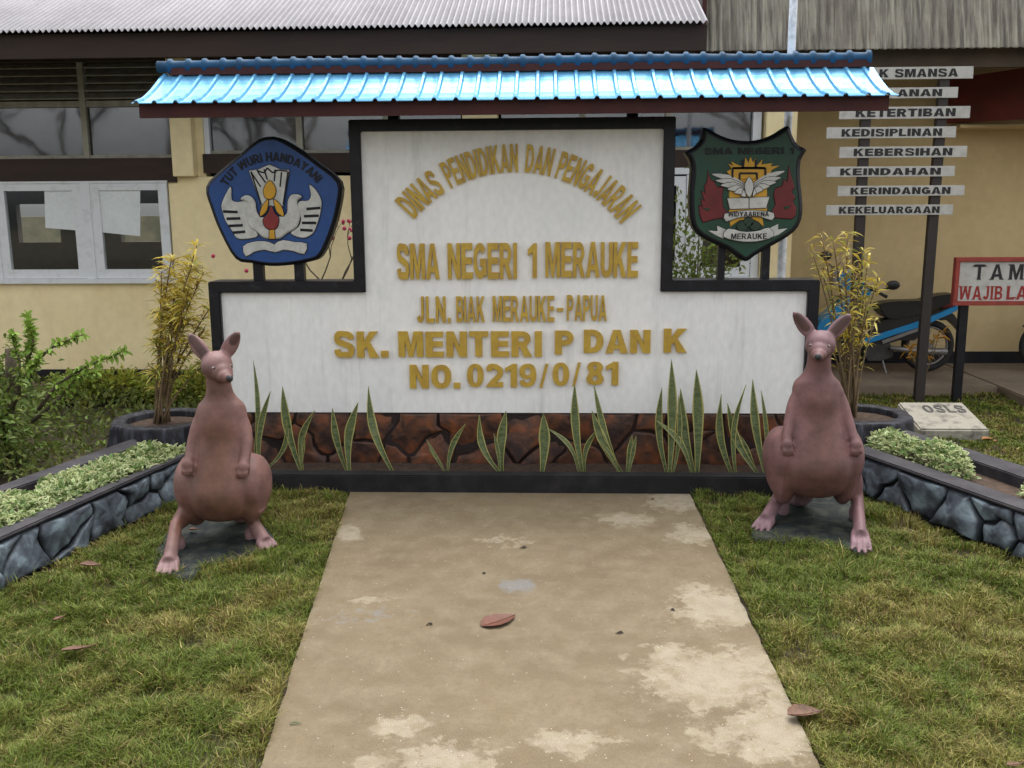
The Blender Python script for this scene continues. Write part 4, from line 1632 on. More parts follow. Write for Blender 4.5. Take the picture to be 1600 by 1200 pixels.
relief(s1, [(905, 395), (925, 480), (950, 560), (925, 600), (955, 640), (935, 680), (962, 720), (958, 785), (925, 812), (800, 802), (765, 765), (800, 700), (785, 620), (800, 570), (850, 555), (865, 500), (890, 520)], 'red_flame', m_shred, sh, YS, .008, k=1, out=.003)
relief(s1, [(225, 720), (300, 730), (270, 750)], 'green_leaf', m_green, sh, YS - .008, .002, k=1, out=0)
relief(s1, [(860, 715), (925, 705), (880, 740)], 'green_leaf', m_green, sh, YS - .008, .002, k=1, out=0)
for pts in ([(430, 380), (470, 395), (450, 360), (520, 395), (555, 400), (565, 330), (590, 375), (605, 322), (625, 370), (645, 335), (650, 400), (700, 345), (690, 385), (780, 375), (760, 400), (835, 395), (770, 430), (760, 460), (700, 500), (470, 500), (420, 440), (460, 420)],):
    relief(s1, pts, 'yellow_flame', m_eyel, sh, YS, .008, k=1, out=.002, rnd=.002)
relief(s1, [(440, 500), (735, 500), (735, 760), (700, 800), (710, 870), (640, 820), (520, 820), (450, 870), (440, 800)], 'gold_ground', m_eyel, sh, YS, .006, k=1, out=0)
gr = MB()
for pts in ([(545, 350), (545, 412), (465, 415), (465, 490)], [(645, 350), (645, 410), (720, 415), (720, 470)], [(545, 412), (645, 412)], [(520, 500), (520, 455), (655, 455), (655, 500)], [(470, 415), (720, 415)]):
    groove(s1, pts, YS - .0125, .006, gr)
# wings with separate feathers
for sgn in (-1, 1):
    mid = 592
    for (r_, base_y, tip) in ((0, 545, (315, 462)), (1, 560, (345, 510)), (2, 575, (380, 545)), (3, 590, (430, 575)), (4, 605, (480, 600)), (5, 618, (530, 622))):
        tx = tip[0] if sgn < 0 else (1184 - tip[0]) - 8
        ty = tip[1] - (22 if sgn > 0 else 0)
        bx = mid + sgn * 30
        sx_ = 1 if sgn > 0 else -1
        relief(s1, [(bx, base_y - 10), (bx + (tx - bx) * .5, (base_y + ty) / 2 - 36), (tx - sx_ * 5, ty - 4), (tx, ty + 8), (bx + (tx - bx) * .5, (base_y + ty) / 2 + 14), (bx, base_y + 18)],
               'feather', m_ewhite, sh, YS - .006 - .003 * r_, .004, k=2, out=.0034, rnd=0)
relief(s1, [(590, 485), (618, 530), (620, 580), (595, 640), (565, 610), (555, 550), (570, 515)], 'bird_body', m_ewhite, sh, YS - .026, .006, k=2, out=.003)
relief(s1, [(425, 650), (590, 645), (590, 730), (445, 735)], 'page', m_ewhite, sh, YS - .006, .008, k=1, out=.003)
relief(s1, [(596, 645), (752, 638), (725, 725), (596, 730)], 'page', m_ewhite, sh, YS - .006, .008, k=1, out=.003)
relief(s1, [(402, 772), (500, 752), (600, 744), (690, 748), (784, 765), (770, 820), (690, 795), (600, 790), (500, 802), (415, 830)], 'ribbon', m_ewhite, sh, YS - .010, .008, k=2, out=.003)
for cx0, cy0 in ((540, 870), (590, 835), (640, 865)):
    pts = [(cx0 + 42 * math.cos(a), cy0 + 38 * math.sin(a)) for a in np.linspace(0, 2 * PI, 12, endpoint=False)]
    relief(s1, pts, 'green_knob', mat('dark_leaf_green', (.012, .04, .02), .5, noise=.3), sh, YS - .006, .010, k=1, out=.003)
relief(s1, [(275, 900), (350, 905), (345, 862), (420, 895), (395, 965), (340, 940)], 'ribbon_tail', m_ewhite, sh, YS, .008, k=1, out=.002)
relief(s1, [(740, 890), (822, 848), (820, 892), (895, 882), (830, 930), (775, 955)], 'ribbon_tail', m_ewhite, sh, YS, .008, k=1, out=.002)
relief(s1, [(430, 885), (520, 905), (600, 910), (680, 898), (745, 878), (785, 940), (700, 975), (600, 988), (500, 980), (392, 948)], 'ribbon', m_ewhite, sh, YS - .012, .010, k=2, out=.003)
gr.build('engraved_lines', m_black, sh)
ca1 = circle3(s1(430, 812), s1(600, 790), s1(745, 800))
arc_letters('WIDYAARENA', ca1[0], ca1[1], ca1[2] + .001, ca1[2] + .0085 + .0, math.atan2(s1(430, 812)[1] - ca1[1], s1(430, 812)[0] - ca1[0]), math.atan2(s1(745, 800)[1] - ca1[1], s1(745, 800)[0] - ca1[0]),
            YS - .017, .003, m_black, sh, .02, .14, joined='lettering') if False else None
letters('WIDYAARENA', s1(430, 785)[0], s1(745, 785)[0], s1(590, 790)[1], s1(590, 753)[1], YS - .0175, .003, m_black, sh, .03, .12, joined='lettering')
letters('MERAUKE', s1(452, 940)[0], s1(728, 940)[0], s1(590, 965)[1], s1(590, 922)[1], YS - .0215, .003, m_black, sh, .02, .16, joined='lettering')
for a, b in ((1121, 1132), (1190, 1202)):
    MB().box(PX(a, 410, YEm + .05), PX(b, 410, YEm + .05), YEm + .03, YEm + .085, z_sh + .001, z_sh + .32).build('post', m_black, sh)

# ================================================================== PLANTERS
def planter(name, label, side, bot_a, bot_b, capn_a, capn_b, capf_a, capf_b, rn_a, rn_b, rf_a, rf_b, ext, nst):
    """stone faced planter: two capped kerbs with soil between; points are (x, y) on the level of the caps"""
    zt_ = .245
    g0 = lambda q, z: G(q[0], q[1], z)
    A, B = g0(bot_a, 0), g0(bot_b, 0)          # A near the viewer, B far
    c1a, c1b = g0(capn_a, zt_), g0(capn_b, zt_)
    c2a, c2b = g0(capf_a, zt_), g0(capf_b, zt_)
    r1a, r1b = g0(rn_a, zt_), g0(rn_b, zt_)
    r2a, r2b = g0(rf_a, zt_), g0(rf_b, zt_)

    def extd(a, b):
        return a + (a - b) / np.linalg.norm(a - b) * ext
    c1a, c2a, r1a, r2a = extd(c1a, c1b), extd(c2a, c2b), extd(r1a, r1b), extd(r2a, r2b)
    root = thing(name, (float(B[0]), float(B[1]), 0), label, 'planter')
    dn = np.array([0, 0, 1.0])

    def slab(p, q, r, s, z0_, z1_, nm, M):
        lo_ = [np.array([v[0], v[1], z0_]) for v in (p, q, r, s)]
        hi_ = [np.array([v[0], v[1], z1_]) for v in (p, q, r, s)]
        return MB().hexa(lo_ + hi_).build(nm, M, root, bevel=.007)
    slab(c1a, c1b, c2b, c2a, zt_ - .020, zt_, 'cap', m_cap)
    # body below the cap, slightly recessed
    nrm = np.cross(norm(c1b - c1a), dn)
    sgn = 1.0
    mid = (c2a + c2b) / 2 - (c1a + c1b) / 2
    if np.dot(nrm, mid) < 0: sgn = -1.0
    nin = nrm * sgn
    slab(c1a + nin * .03, c1b + nin * .03, c2b - nin * .01, c2a - nin * .01, -.05, zt_ - .022, 'core', m_joint_bl)
    slab(r1a, r1b, r2b, r2a, -.05, zt_ - .002, 'rear_kerb', m_cap)
    L = float(np.linalg.norm(c1b - c1a))
    e = (c1b - c1a) / L
    o_ = np.array([c1a[0], c1a[1], 0]) + nin * .03
    e[2] = 0
    stones(root, L, zt_ - .024, nst, lambda u, v, d: tuple(o_ + e * u + np.array([0, 0, v]) - nin * (d + (zt_ - v) * .10)), m_stone_bl, gap=.006, bulge=.036, rows=2, warp=.045, jx=.46, jy=.42)
    mb = MB()
    lo2 = [np.array([v[0], v[1], zt_ - .07]) for v in (c2a, c2b, r1b, r1a)]
    lo1 = [np.array([v[0], v[1], -.04]) for v in (c2a, c2b, r1b, r1a)]
    mb.hexa(lo1 + lo2).build('soil', m_soil, root)
    return root, (c2a, c2b, r1b, r1a), zt_ - .07, (c1a, c1b, c2a, c2b)


random.seed(5)
plL, quadL, zsoil, faceL = planter('stone_planter', 'long planter faced with blue grey painted stones left of the left kangaroo', -1,
                                   (0, 925), (262, 790), (0, 840), (285, 714), (0, 824), (300, 702), (0, 769), (215, 697), (0, 757), (215, 682), 1.5, 17)
random.seed(9)
plR, quadR, _, faceR = planter('stone_planter', 'long planter faced with blue grey painted stones right of the right kangaroo', 1,
                               (1600, 880), (1352, 760), (1600, 797), (1340, 706), (1600, 780), (1340, 692), (1600, 746), (1375, 668), (1600, 727), (1375, 658), 1.3, 15)


# ---- round planters shaped like cut tree stumps
m_stump = mat('painted_stump', (.015, .014, .019), .6, spec=.3, col2=(.075, .08, .10), scale=10, stretch=(3, 3, .5), lo=.48, hi=.72, bump=.5, bscale=16)


def stump(cx, cy, r, zt_, label, seed):
    root = thing('stump_planter', (cx, cy, 0), label, 'planter', 'stump planters')
    N = 72
    rs = random.Random(seed)
    ph = [rs.uniform(0, 6) for _ in range(6)]

    def rad(th, f): return r * (1 + .025 * math.sin(5 * th + ph[0]) * f + .03 * math.sin(9 * th + ph[1]) * f + .02 * math.sin(17 * th + ph[2]) * f)
    prof = [(1.34, -.04, 2.6), (1.22, .02, 2.4), (1.07, .10, 1.7), (1.01, .19, 1.2), (.985, zt_ - .03, .9), (.975, zt_ - .008, .5), (.955, zt_, .4), (.72, zt_, .3), (.705, zt_ - .01, .3), (.70, zt_ - .08, .3)]
    V = []
    for k_, z, f in prof:
        for i in range(N):
            th = 2 * PI * i / N
            rr = rad(th, f) * k_
            V.append((cx + rr * math.cos(th), cy + rr * math.sin(th), z))
    V = np.array(V)
    ix = np.arange(len(V)).reshape(len(prof), N)
    nx = np.roll(ix, -1, 1)
    Fq = np.stack([ix[:-1], nx[:-1], nx[1:], ix[1:]], -1).reshape(-1, 4)
    numesh('stump_wall', V, Fq, m_stump, root, smooth=True)
    mb = MB()
    mb.tube([(cx, cy, -.03), (cx, cy, zt_ - .045)], [r * .72, r * .72], 40)
    mb.build('soil', m_soil, root)
    return root


cL = G(258, 653, .31)
stL = stump(float(cL[0]), float(cL[1]), .36, .31, 'round black planter shaped like a tree stump behind the left kangaroo', 1)
cR = G(1342, 645, .30)
stR = stump(float(cR[0]), float(cR[1]), .36, .30, 'round black planter shaped like a tree stump behind the right kangaroo', 2)

# ================================================================== KANGAROO STATUES
def kangamat():
    M = bpy.data.materials.new('painted_pink_brown_cement')
    M.use_nodes = True
    n, l = M.node_tree.nodes, M.node_tree.links
    b = n['Principled BSDF']
    b.inputs['Roughness'].default_value = .55
    b.inputs['Specular IOR Level'].default_value = .35
    at = n.new('ShaderNodeAttribute'); at.attribute_name = 'Col'
    tc = n.new('ShaderNodeTexCoord')
    nz = n.new('ShaderNodeTexNoise')
    nz.inputs['Scale'].default_value = 9; nz.inputs['Detail'].default_value = 8; nz.inputs['Roughness'].default_value = .65
    l.new(tc.outputs['Object'], nz.inputs['Vector'])
    mr = n.new('ShaderNodeMapRange')
    mr.inputs['From Min'].default_value, mr.inputs['From Max'].default_value = .3, .7
    mr.inputs['To Min'].default_value, mr.inputs['To Max'].default_value = .62, 1.32
    l.new(nz.outputs['Fac'], mr.inputs['Value'])
    mx = n.new('ShaderNodeMix'); mx.data_type = 'RGBA'; mx.blend_type = 'MULTIPLY'; mx.inputs[0].default_value = 1
    l.new(at.outputs['Color'], mx.inputs[6]); l.new(mr.outputs[0], mx.inputs[7])
    n2 = n.new('ShaderNodeTexNoise')
    n2.inputs['Scale'].default_value = 45; n2.inputs['Detail'].default_value = 4
    l.new(tc.outputs['Object'], n2.inputs['Vector'])
    m2 = n.new('ShaderNodeMapRange')
    m2.inputs['From Min'].default_value, m2.inputs['From Max'].default_value = .66, .74
    m2.inputs['To Max'].default_value = .45
    l.new(n2.outputs['Fac'], m2.inputs['Value'])
    x2 = n.new('ShaderNodeMix'); x2.data_type = 'RGBA'
    l.new(m2.outputs[0], x2.inputs[0]); l.new(mx.outputs[2], x2.inputs[6]); x2.inputs[7].default_value = (.10, .06, .055, 1)
    l.new(x2.outputs[2], b.inputs['Base Color'])
    bp = n.new('ShaderNodeBump'); bp.inputs['Strength'].default_value = .35; bp.inputs['Distance'].default_value = .006
    l.new(nz.outputs['Fac'], bp.inputs['Height'])
    l.new(bp.outputs[0], b.inputs['Normal'])
    return M


m_kang = kangamat()


def kangaroo(x0, y0, label, q):
    """cement statue sitting upright; local x to the right, y away from the viewer, z up"""
    root = thing('kangaroo_statue', (x0, y0, 0), label, 'statue', 'kangaroo statues beside the path')
    mb = MB()
    T_ = lambda pts: [(x0 + p[0], y0 + p[1], p[2]) for p in pts]

    def el(c, r): mb.ellipsoid((x0 + c[0], y0 + c[1], c[2]), r, 28, 18)

    def loft(secs, n=28):
        """sections (cx, cy, z, rx, ry) stacked upward"""
        secs = [tuple(float(v) for v in s_) for s_ in secs]
        # smooth the stack
        out = []
        for i in range(len(secs) - 1):
            p0, p1, p2, p3 = secs[max(i - 1, 0)], secs[i], secs[i + 1], secs[min(i + 2, len(secs) - 1)]
            for j in range(4):
                t_ = j / 4
                out.append(tuple(.5 * ((2 * p1[d]) + (-p0[d] + p2[d]) * t_ + (2 * p0[d] - 5 * p1[d] + 4 * p2[d] - p3[d]) * t_ * t_ + (-p0[d] + 3 * p1[d] - 3 * p2[d] + p3[d]) * t_ ** 3) for d in range(5)))
        out.append(secs[-1])
        b_ = len(mb.v)
        for (cx, cy, z, rx, ry) in out:
            for i in range(n):
                th_ = 2 * PI * i / n
                mb.v.append((x0 + cx + rx * math.cos(th_), y0 + cy + ry * math.sin(th_), z))
        for k in range(len(out) - 1):
            for i in range(n):
                i2 = (i + 1) % n
                mb.f.append((b_ + k * n + i, b_ + k * n + i2, b_ + (k + 1) * n + i2, b_ + (k + 1) * n + i))
        mb.f.append(tuple(b_ + i for i in reversed(range(n))))
        mb.f.append(tuple(b_ + (len(out) - 1) * n + i for i in range(n)))
    lean = q['lean']
    bw = q['bw']
    loft([(0, -.02, .125, .07, .07), (0, -.03, .145, .135 * bw, .13), (0, -.035, .20, .172 * bw, .18), (0, -.03, .28, .176 * bw, .195), (0, -.015, .37, .160 * bw, .17),
          (lean * .3, 0, .45, .140 * bw, .145), (lean * .5, .01, .53, .127 * bw ** .5, .125), (lean * .7, .008, .61, .128, .115), (lean * .9, .012, .665, .130, .100), (lean, .012, .710, .118, .086), (lean, .01, .742, .086, .072),
          (lean, .0, .79, .066, .062), (lean, -.01, .87, .060, .060)])
    # head
    hx, hz = lean, .905 + q.get('hz', 0)
    yaw = q['yaw']
    sy, cy_ = math.sin(yaw), math.cos(yaw)

    def hd(a, b_, c): return (hx + a * cy_ + b_ * sy, -.015 - b_ * cy_ + a * sy, hz + c)   # a side, b forward
    def hel(a, b_, c, r):
        p = hd(a, b_, c)
        el(p, r)
    hel(0, 0, .012, (.079, .084, .079))
    hel(0, .055, -.012, (.056, .056, .052))
    hel(0, .095, -.028, (.040, .044, .036))
    hel(0, .125, -.036, (.027, .028, .026))
    # ears: tapered flat ovals
    for s_ in (-1, 1):
        tip = q['ears'][0 if s_ < 0 else 1]
        bse = np.array(hd(s_ * .048, -.01, .062))
        tp = np.array([tip[0], -.01, tip[1]])
        for k in range(9):
            t_ = k / 8
            c = bse + (tp - bse) * t_
            wd = .008 + .036 * math.sin(PI * min(1, .18 + t_ * .82)) ** .8
            el(c, (wd * .92, .014, wd * .95))
    # arms hanging to the hips
    for s_, hand, elb, shd in ((-1, q['hands'][0], q['elb'][0], q['shd'][0]), (1, q['hands'][1], q['elb'][1], q['shd'][1])):
        S = (shd[0], .0, shd[1]); E = (elb[0], -.01, elb[1]); W_ = (hand[0], -.110, hand[1] + .05)
        path = [S]
        for k in range(1, 7):
            t_ = k / 6
            path.append(tuple((1 - t_) ** 2 * S[d] + 2 * t_ * (1 - t_) * E[d] + t_ * t_ * W_[d] for d in range(3)))
        mb.tube(T_(path), [.036, .041, .040, .036, .033, .029, .026], 16)
        el(S, (.038, .050, .046))
        el((hand[0], -.125, hand[1] + .028), (.034, .026, .038))
        for f in range(4):
            fx = (f - 1.5) * .015
            mb.tube(T_([(hand[0] + fx * .8, -.130, hand[1] + .03), (hand[0] + fx, -.148, hand[1] + .004), (hand[0] + fx * 1.1, -.145, hand[1] - .024 + abs(f - 1.5) * .006)]), [.0095, .009, .0065], 8)
    # haunches, shanks, feet
    for i, s_ in enumerate((-1, 1)):
        hc = q['hip'][i]
        el((hc[0], .01, hc[1]), (hc[2], .155, hc[3]))
        el((hc[0] * .92, -.02, hc[1] - .07), (hc[2] * .78, .11, hc[3] * .72))
        an = q['ank'][i]
        mb.tube(T_([(hc[0] * .96, -.02, hc[1] - .10), (an[0] * .6 + hc[0] * .4, -.01, (hc[1] - .12 + an[2]) / 2 + .01), (an[0], an[1], an[2])]), [.078, .054, .031], 16)
        to = q['toe'][i]
        dx, dy = to[0] - an[0], to[1] - an[1]
        ln = math.hypot(dx, dy); dx, dy = dx / ln, dy / ln
        mb.tube(T_([(an[0], an[1], an[2]), (an[0] + dx * ln * .35, an[1] + dy * ln * .35, an[2] * .55 + .012), (an[0] + dx * ln * .72, an[1] + dy * ln * .72, .036)]), [.032, .032, .034], 16)
        el((an[0] - dx * .01, an[1] - dy * .01 + .01, .045), (.032, .040, .040))
        for f in range(4):
            off = (f - 1.5) * .027
            lx, ly = -dy, dx
            st = (an[0] + dx * ln * .60 + lx * off * .7, an[1] + dy * ln * .60 + ly * off * .7, .042)
            md = (an[0] + dx * ln * .82 + lx * off, an[1] + dy * ln * .82 + ly * off, .028)
            k_ = 1.02 - .07 * abs(f - 1.5)
            en = (an[0] + dx * ln * k_ + lx * off * 1.15, an[1] + dy * ln * k_ + ly * off * 1.15, .014)
            mb.tube(T_([st, md, en]), [.017, .0130, .0090], 10)
    # tail resting behind
    mb.tube(T_([(0, .10, .22), (0, .22, .11), (0, .36, .055), (.03, .52, .035)]), [.10, .075, .05, .022], 14)
    o = mb.build('body', m_kang, root, smooth=True, fix=False)
    rm_ = o.modifiers.new('r', 'REMESH'); rm_.mode = 'VOXEL'; rm_.voxel_size = .0062
    sm = o.modifiers.new('s', 'SMOOTH'); sm.factor = .5; sm.iterations = 3
    dg = bpy.context.evaluated_depsgraph_get(); dg.update()
    me = bpy.data.meshes.new_from_object(o.evaluated_get(dg))
    o.modifiers.clear()
    old = o.data; o.data = me; bpy.data.meshes.remove(old)
    me.materials.clear(); me.materials.append(m_kang)
    me.polygons.foreach_set('use_smooth', np.ones(len(me.polygons), bool))
    V = np.zeros(len(me.vertices) * 3, np.float32); me.vertices.foreach_get('co', V); V = V.reshape(-1, 3)
    ne = len(me.edges)
    E_ = np.zeros(ne * 2, np.int32); me.edges.foreach_get('vertices', E_); E_ = E_.reshape(-1, 2)
    deg = np.bincount(E_.ravel(), minlength=len(V)).astype(float)
    ms = np.clip((V[:, 2] - .13) / .06, 0, 1) * np.clip((.86 - V[:, 2]) / .05, 0, 1)
    for hnd in q['hands']:
        dd = np.sqrt((V[:, 0] - hnd[0]) ** 2 + (V[:, 1] + .13) ** 2 + (V[:, 2] - hnd[1]) ** 2)
        ms *= np.clip((dd - .05) / .04, 0, 1)
    V = V.astype(float)
    for it in range(12):
        acc = np.zeros_like(V)
        for d_ in range(3):
            acc[:, d_] = np.bincount(E_[:, 0], V[E_[:, 1], d_], len(V)) + np.bincount(E_[:, 1], V[E_[:, 0], d_], len(V))
        V += (acc / deg[:, None] - V) * (.6 * ms[:, None])
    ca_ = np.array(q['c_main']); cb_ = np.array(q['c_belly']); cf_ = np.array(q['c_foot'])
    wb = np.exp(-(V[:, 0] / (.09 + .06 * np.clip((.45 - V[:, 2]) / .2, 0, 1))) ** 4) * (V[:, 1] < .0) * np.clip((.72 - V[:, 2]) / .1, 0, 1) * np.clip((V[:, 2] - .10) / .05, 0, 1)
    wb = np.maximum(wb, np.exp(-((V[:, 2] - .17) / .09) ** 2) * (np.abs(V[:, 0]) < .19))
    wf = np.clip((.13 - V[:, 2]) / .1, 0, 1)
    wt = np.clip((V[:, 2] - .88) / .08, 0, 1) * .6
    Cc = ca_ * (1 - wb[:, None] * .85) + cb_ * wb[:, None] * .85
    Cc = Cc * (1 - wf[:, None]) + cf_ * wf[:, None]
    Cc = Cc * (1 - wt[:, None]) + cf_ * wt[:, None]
    # dark inner ears
    for s_ in (0, 1):
        tip = q['ears'][s_]
        bse = np.array(hd((-1, 1)[s_] * .048, 0, .062))
        tt = ((V[:, 0] - bse[0]) * (tip[0] - bse[0]) + (V[:, 2] - bse[2]) * (tip[1] - bse[2])) / ((tip[0] - bse[0]) ** 2 + (tip[1] - bse[2]) ** 2)
        cxn = bse[0] + (tip[0] - bse[0]) * tt; czn = bse[2] + (tip[1] - bse[2]) * tt
        dd = np.hypot(V[:, 0] - cxn, V[:, 2] - czn)
        w_ = ((tt > .12) & (tt < .95)) * np.clip((.026 - dd) / .006, 0, 1) * (V[:, 1] < -.008)
        Cc = Cc * (1 - w_[:, None]) + np.array([.10, .055, .05]) * w_[:, None]
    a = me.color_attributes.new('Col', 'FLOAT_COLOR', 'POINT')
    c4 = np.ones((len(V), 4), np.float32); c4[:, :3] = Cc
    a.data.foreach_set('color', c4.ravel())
    zs_, zo_ = q['zmap']
    def remap(z): return z * zs_ + zo_ * np.clip((z - .03) / .17, 0, 1) ** 1.0
    V[:, 2] = remap(V[:, 2])
    me.vertices.foreach_set('co', V.astype(np.float32).ravel()); me.update()
    # nose, eyes and claws
    nb = MB()
    def hd(a, b_, c): return (hx + a * cy_ + b_ * sy, -.015 - b_ * cy_ + a * sy, hz * zs_ + zo_ + c * zs_)
    p = hd(0, .146, -.034)
    nb.ellipsoid((x0 + p[0], y0 + p[1], p[2]), (.019, .015, .018), 14, 10)
    nb.build('nose', mat('blackish_nose_paint', (.03, .028, .032), .45, noise=.2), root, smooth=True)
    for s_ in (-1, 1):
        eb = MB()
        p = hd(s_ * .043, .0665, .016)
        eb.ellipsoid((x0 + p[0], y0 + p[1], p[2]), (.0105, .0105, .0072), 14, 10)
        o = eb.build('eye', mat('white_eye_paint', (.42, .41, .37), .5, noise=.1), root, smooth=True)
        pb = MB()
        p2 = hd(s_ * .045, .0745, .0155)
        pb.ellipsoid((x0 + p2[0], y0 + p2[1], p2[2]), (.0065, .0055, .0070), 10, 8)
        pb.build('pupil', mat('pupil_paint', (.10, .07, .06), .4, noise=.1), o, smooth=True)
    return root


def rel(b0, px, py, z=0.0):
    p = G(px, py, z)
    return (float(p[0] - b0[0]), float(p[1] - b0[1]), z)


B1 = G(358, 849)
kangaroo(float(B1[0]), float(B1[1]), 'pink brown kangaroo statue with its head turned right, left of the path', dict(
    lean=0.0, bw=.98, yaw=R(42), zmap=(.985, .05), ears=[(-.132, 1.080), (.120, 1.090)],
    hands=[(-.142, .385), (.142, .375)], elb=[(-.148, .53), (.150, .53)], shd=[(-.094, .655), (.094, .65)],
    hip=[(-.168, .280, .096, .165), (.148, .283, .088, .158)],
    ank=[rel(B1, 276, 828, .13), rel(B1, 392, 816, .12)], toe=[rel(B1, 259, 903), rel(B1, 424, 862)],
    c_main=(.180, .092, .080), c_belly=(.125, .058, .036), c_foot=(.27, .165, .165)))
B2 = G(1267, 822)
kangaroo(float(B2[0]), float(B2[1]), 'dull pink kangaroo statue facing the viewer, right of the path', dict(
    lean=-.005, bw=1.12, yaw=R(-19), zmap=(.975, .118), ears=[(-.150, 1.090), (.142, 1.078)],
    hands=[(-.180, .350), (.176, .350)], elb=[(-.150, .52), (.150, .52)], shd=[(-.098, .65), (.098, .65)],
    hip=[(-.178, .285, .098, .170), (.166, .285, .095, .170)],
    ank=[rel(B2, 1224, 778, .12), rel(B2, 1338, 786, .12)], toe=[rel(B2, 1183, 834), rel(B2, 1347, 869)],
    c_main=(.165, .083, .081), c_belly=(.120, .056, .046), c_foot=(.25, .155, .175)))

# dark rocky slabs under the statues
m_rock = mat('dark_green_grey_slab', (.020, .026, .026), .8, spec=.25, col2=(.075, .078, .060), scale=11, bump=.9, bscale=18, bdist=.03, lo=.45, hi=.7)


SLABS = []


def slab_base(pts, label, seed):
    rs = random.Random(seed)
    loop = [tuple(G(*p)[:2]) for p in pts]
    loop = smooth_loop(loop, 4)
    if area2(loop) < 0: loop = loop[::-1]
    cx = sum(p[0] for p in loop) / len(loop); cy = sum(p[1] for p in loop) / len(loop)
    SLABS.append([(cx + (x - cx) * .86, cy + (y - cy) * .86) for x, y in loop])
    rings = [(1.0, -.04), (1.0, .0), (.96, .016), (.85, .022), (.65, .024), (.4, .025), (.15, .026)]
    V = []
    for k_, z in rings:
        for (x, y) in loop:
            X, Yy = cx + (x - cx) * k_, cy + (y - cy) * k_
            V.append((X, Yy, z + (.045 * (float(fnoise(X * 7, Yy * 7)) - .5) if z > .02 else 0)))
    n_ = len(loop)
    ix = np.arange(len(V)).reshape(len(rings), n_)
    nx = np.roll(ix, -1, 1)
    Fq = np.stack([ix[:-1], nx[:-1], nx[1:], ix[1:]], -1).reshape(-1, 4)
    V.append((cx, cy, .026))
    mb = MB(); mb.v = V; mb.f = [tuple(f) for f in Fq] + [(int(ix[-1, i]), int(ix[-1, (i + 1) % n_]), len(V) - 1) for i in range(n_)]
    o = mb.build('statue_base', m_rock, None, smooth=True)
    return tag(o, label, 'slab', 'statue bases')


slab_base([(238, 890), (250, 850), (285, 815), (340, 805), (400, 815), (432, 848), (400, 868), (330, 885), (290, 905)], 'dark rough slab under the left kangaroo statue', 3)
slab_base([(1172, 838), (1200, 800), (1240, 772), (1290, 765), (1335, 780), (1352, 820), (1358, 866), (1300, 855), (1230, 850)], 'dark rough slab under the right kangaroo statue', 4)

# ================================================================== VALUE BOARDS
m_board = mat('grubby_white_board', (.50, .49, .46), .8, col2=(.36, .34, .31), scale=14, lo=.45, hi=.75)
m_ink = mat('black_lettering', (.018, .018, .018), .7, noise=.2)
YV = float(G(1437, 626)[1])
vb = thing('slogan_signpost', (PX(1437, 620, YV), YV, 0), 'two dark posts carrying eight white slogan boards right of the green shield', 'signboard')
for (ta, ba) in (((1354, 180), (1330, 630)), ((1477, 120), (1437, 626))):
    a, b = P(*ta, YV), P(*ba, YV)
    w_ = .04
    MB().hexa([(b[0] - w_, YV, -.05), (b[0] + w_, YV, -.05), (b[0] + w_, YV + .06, -.05), (b[0] - w_, YV + .06, -.05),
               (a[0] - w_, YV, a[2]), (a[0] + w_, YV, a[2]), (a[0] + w_, YV + .06, a[2]), (a[0] - w_, YV + .06, a[2])]).build('post', mat('dark_post_paint', (.030, .022, .019), .6, noise=.3), vb)
rows_ = [('K SMANSA', 1335, 1521, 114, 1374, 1497, 17), ('ANAN', 1345, 1497, 145, 1402, 1472, 15), ('KETERTIBAN', 1312, 1516, 176, 1337, 1493, 17), ('KEDISIPLINAN', 1292, 1494, 207, 1315, 1472, 16),
         ('KEBERSIHAN', 1312, 1511, 237.5, 1334, 1488, 16), ('KEINDAHAN', 1292, 1492, 268, 1313, 1470, 15), ('KERINDANGAN', 1309, 1507, 298, 1329, 1485, 15), ('KEKELUARGAAN', 1291, 1489, 328, 1311, 1468, 15)]
for (txt, xa, xb, yc, ta, tb, hh) in rows_:
    Yb_ = YV - .022
    A, B = PX(xa, yc, Yb_), PX(xb, yc, Yb_)
    zc = PZ((xa + xb) / 2, yc, Yb_)
    hw = hh / 2 / FPX * Yb_ * 1.02
    o = MB().box(A, B, Yb_, Yb_ + .02, zc - hw, zc + hw).build('board', m_board, vb, bevel=.002)
    letters(txt, PX(ta, yc, Yb_), PX(tb, yc, Yb_), zc - hw * .66, zc + hw * .66, Yb_ - .0005, .002, m_ink, o, .062, .10, joined='lettering')

# ---- red framed guest sign
YT = float(G(1501, 628)[1])
tm = thing('notice_sign', (PX(1501, 620, YT), YT, 0), 'white notice board in a red frame on a dark post at the right edge', 'sign')
tx0, tx1 = PX(1490, 440, YT), PX(1490, 440, YT) + 1.15
tz0, tz1 = PZ(1550, 477, YT), PZ(1550, 402, YT)
fb = .05
MB().box(tx0 + fb - .005, tx1 - fb + .005, YT, YT + .02, tz0 + fb * .7, tz1 - fb * .7).build('panel', m_board, tm)
fr = MB()
fr.box(tx0, tx1, YT - .02, YT + .04, tz1 - fb * .75, tz1)
fr.box(tx0, tx1, YT - .02, YT + .04, tz0, tz0 + fb * .75)
fr.box(tx0, tx0 + fb * .8, YT - .02, YT + .04, tz0 + fb * .75, tz1 - fb * .75)
fr.box(tx1 - fb * .8, tx1, YT - .02, YT + .04, tz0 + fb * .75, tz1 - fb * .75)
fr.build('frame', mat('red_frame_paint', (.33, .045, .03), .6, noise=.3, scale=20), tm, bevel=.004)
for px_ in (1505, ):
    xx = (PX(1508, 480, YT) + PX(1502, 620, YT)) / 2
    for dx in (0, .9):
        MB().box(xx + dx - .035, xx + dx + .035, YT + .042, YT + .1, -.05, tz1 - .02).build('post', m_black, tm)
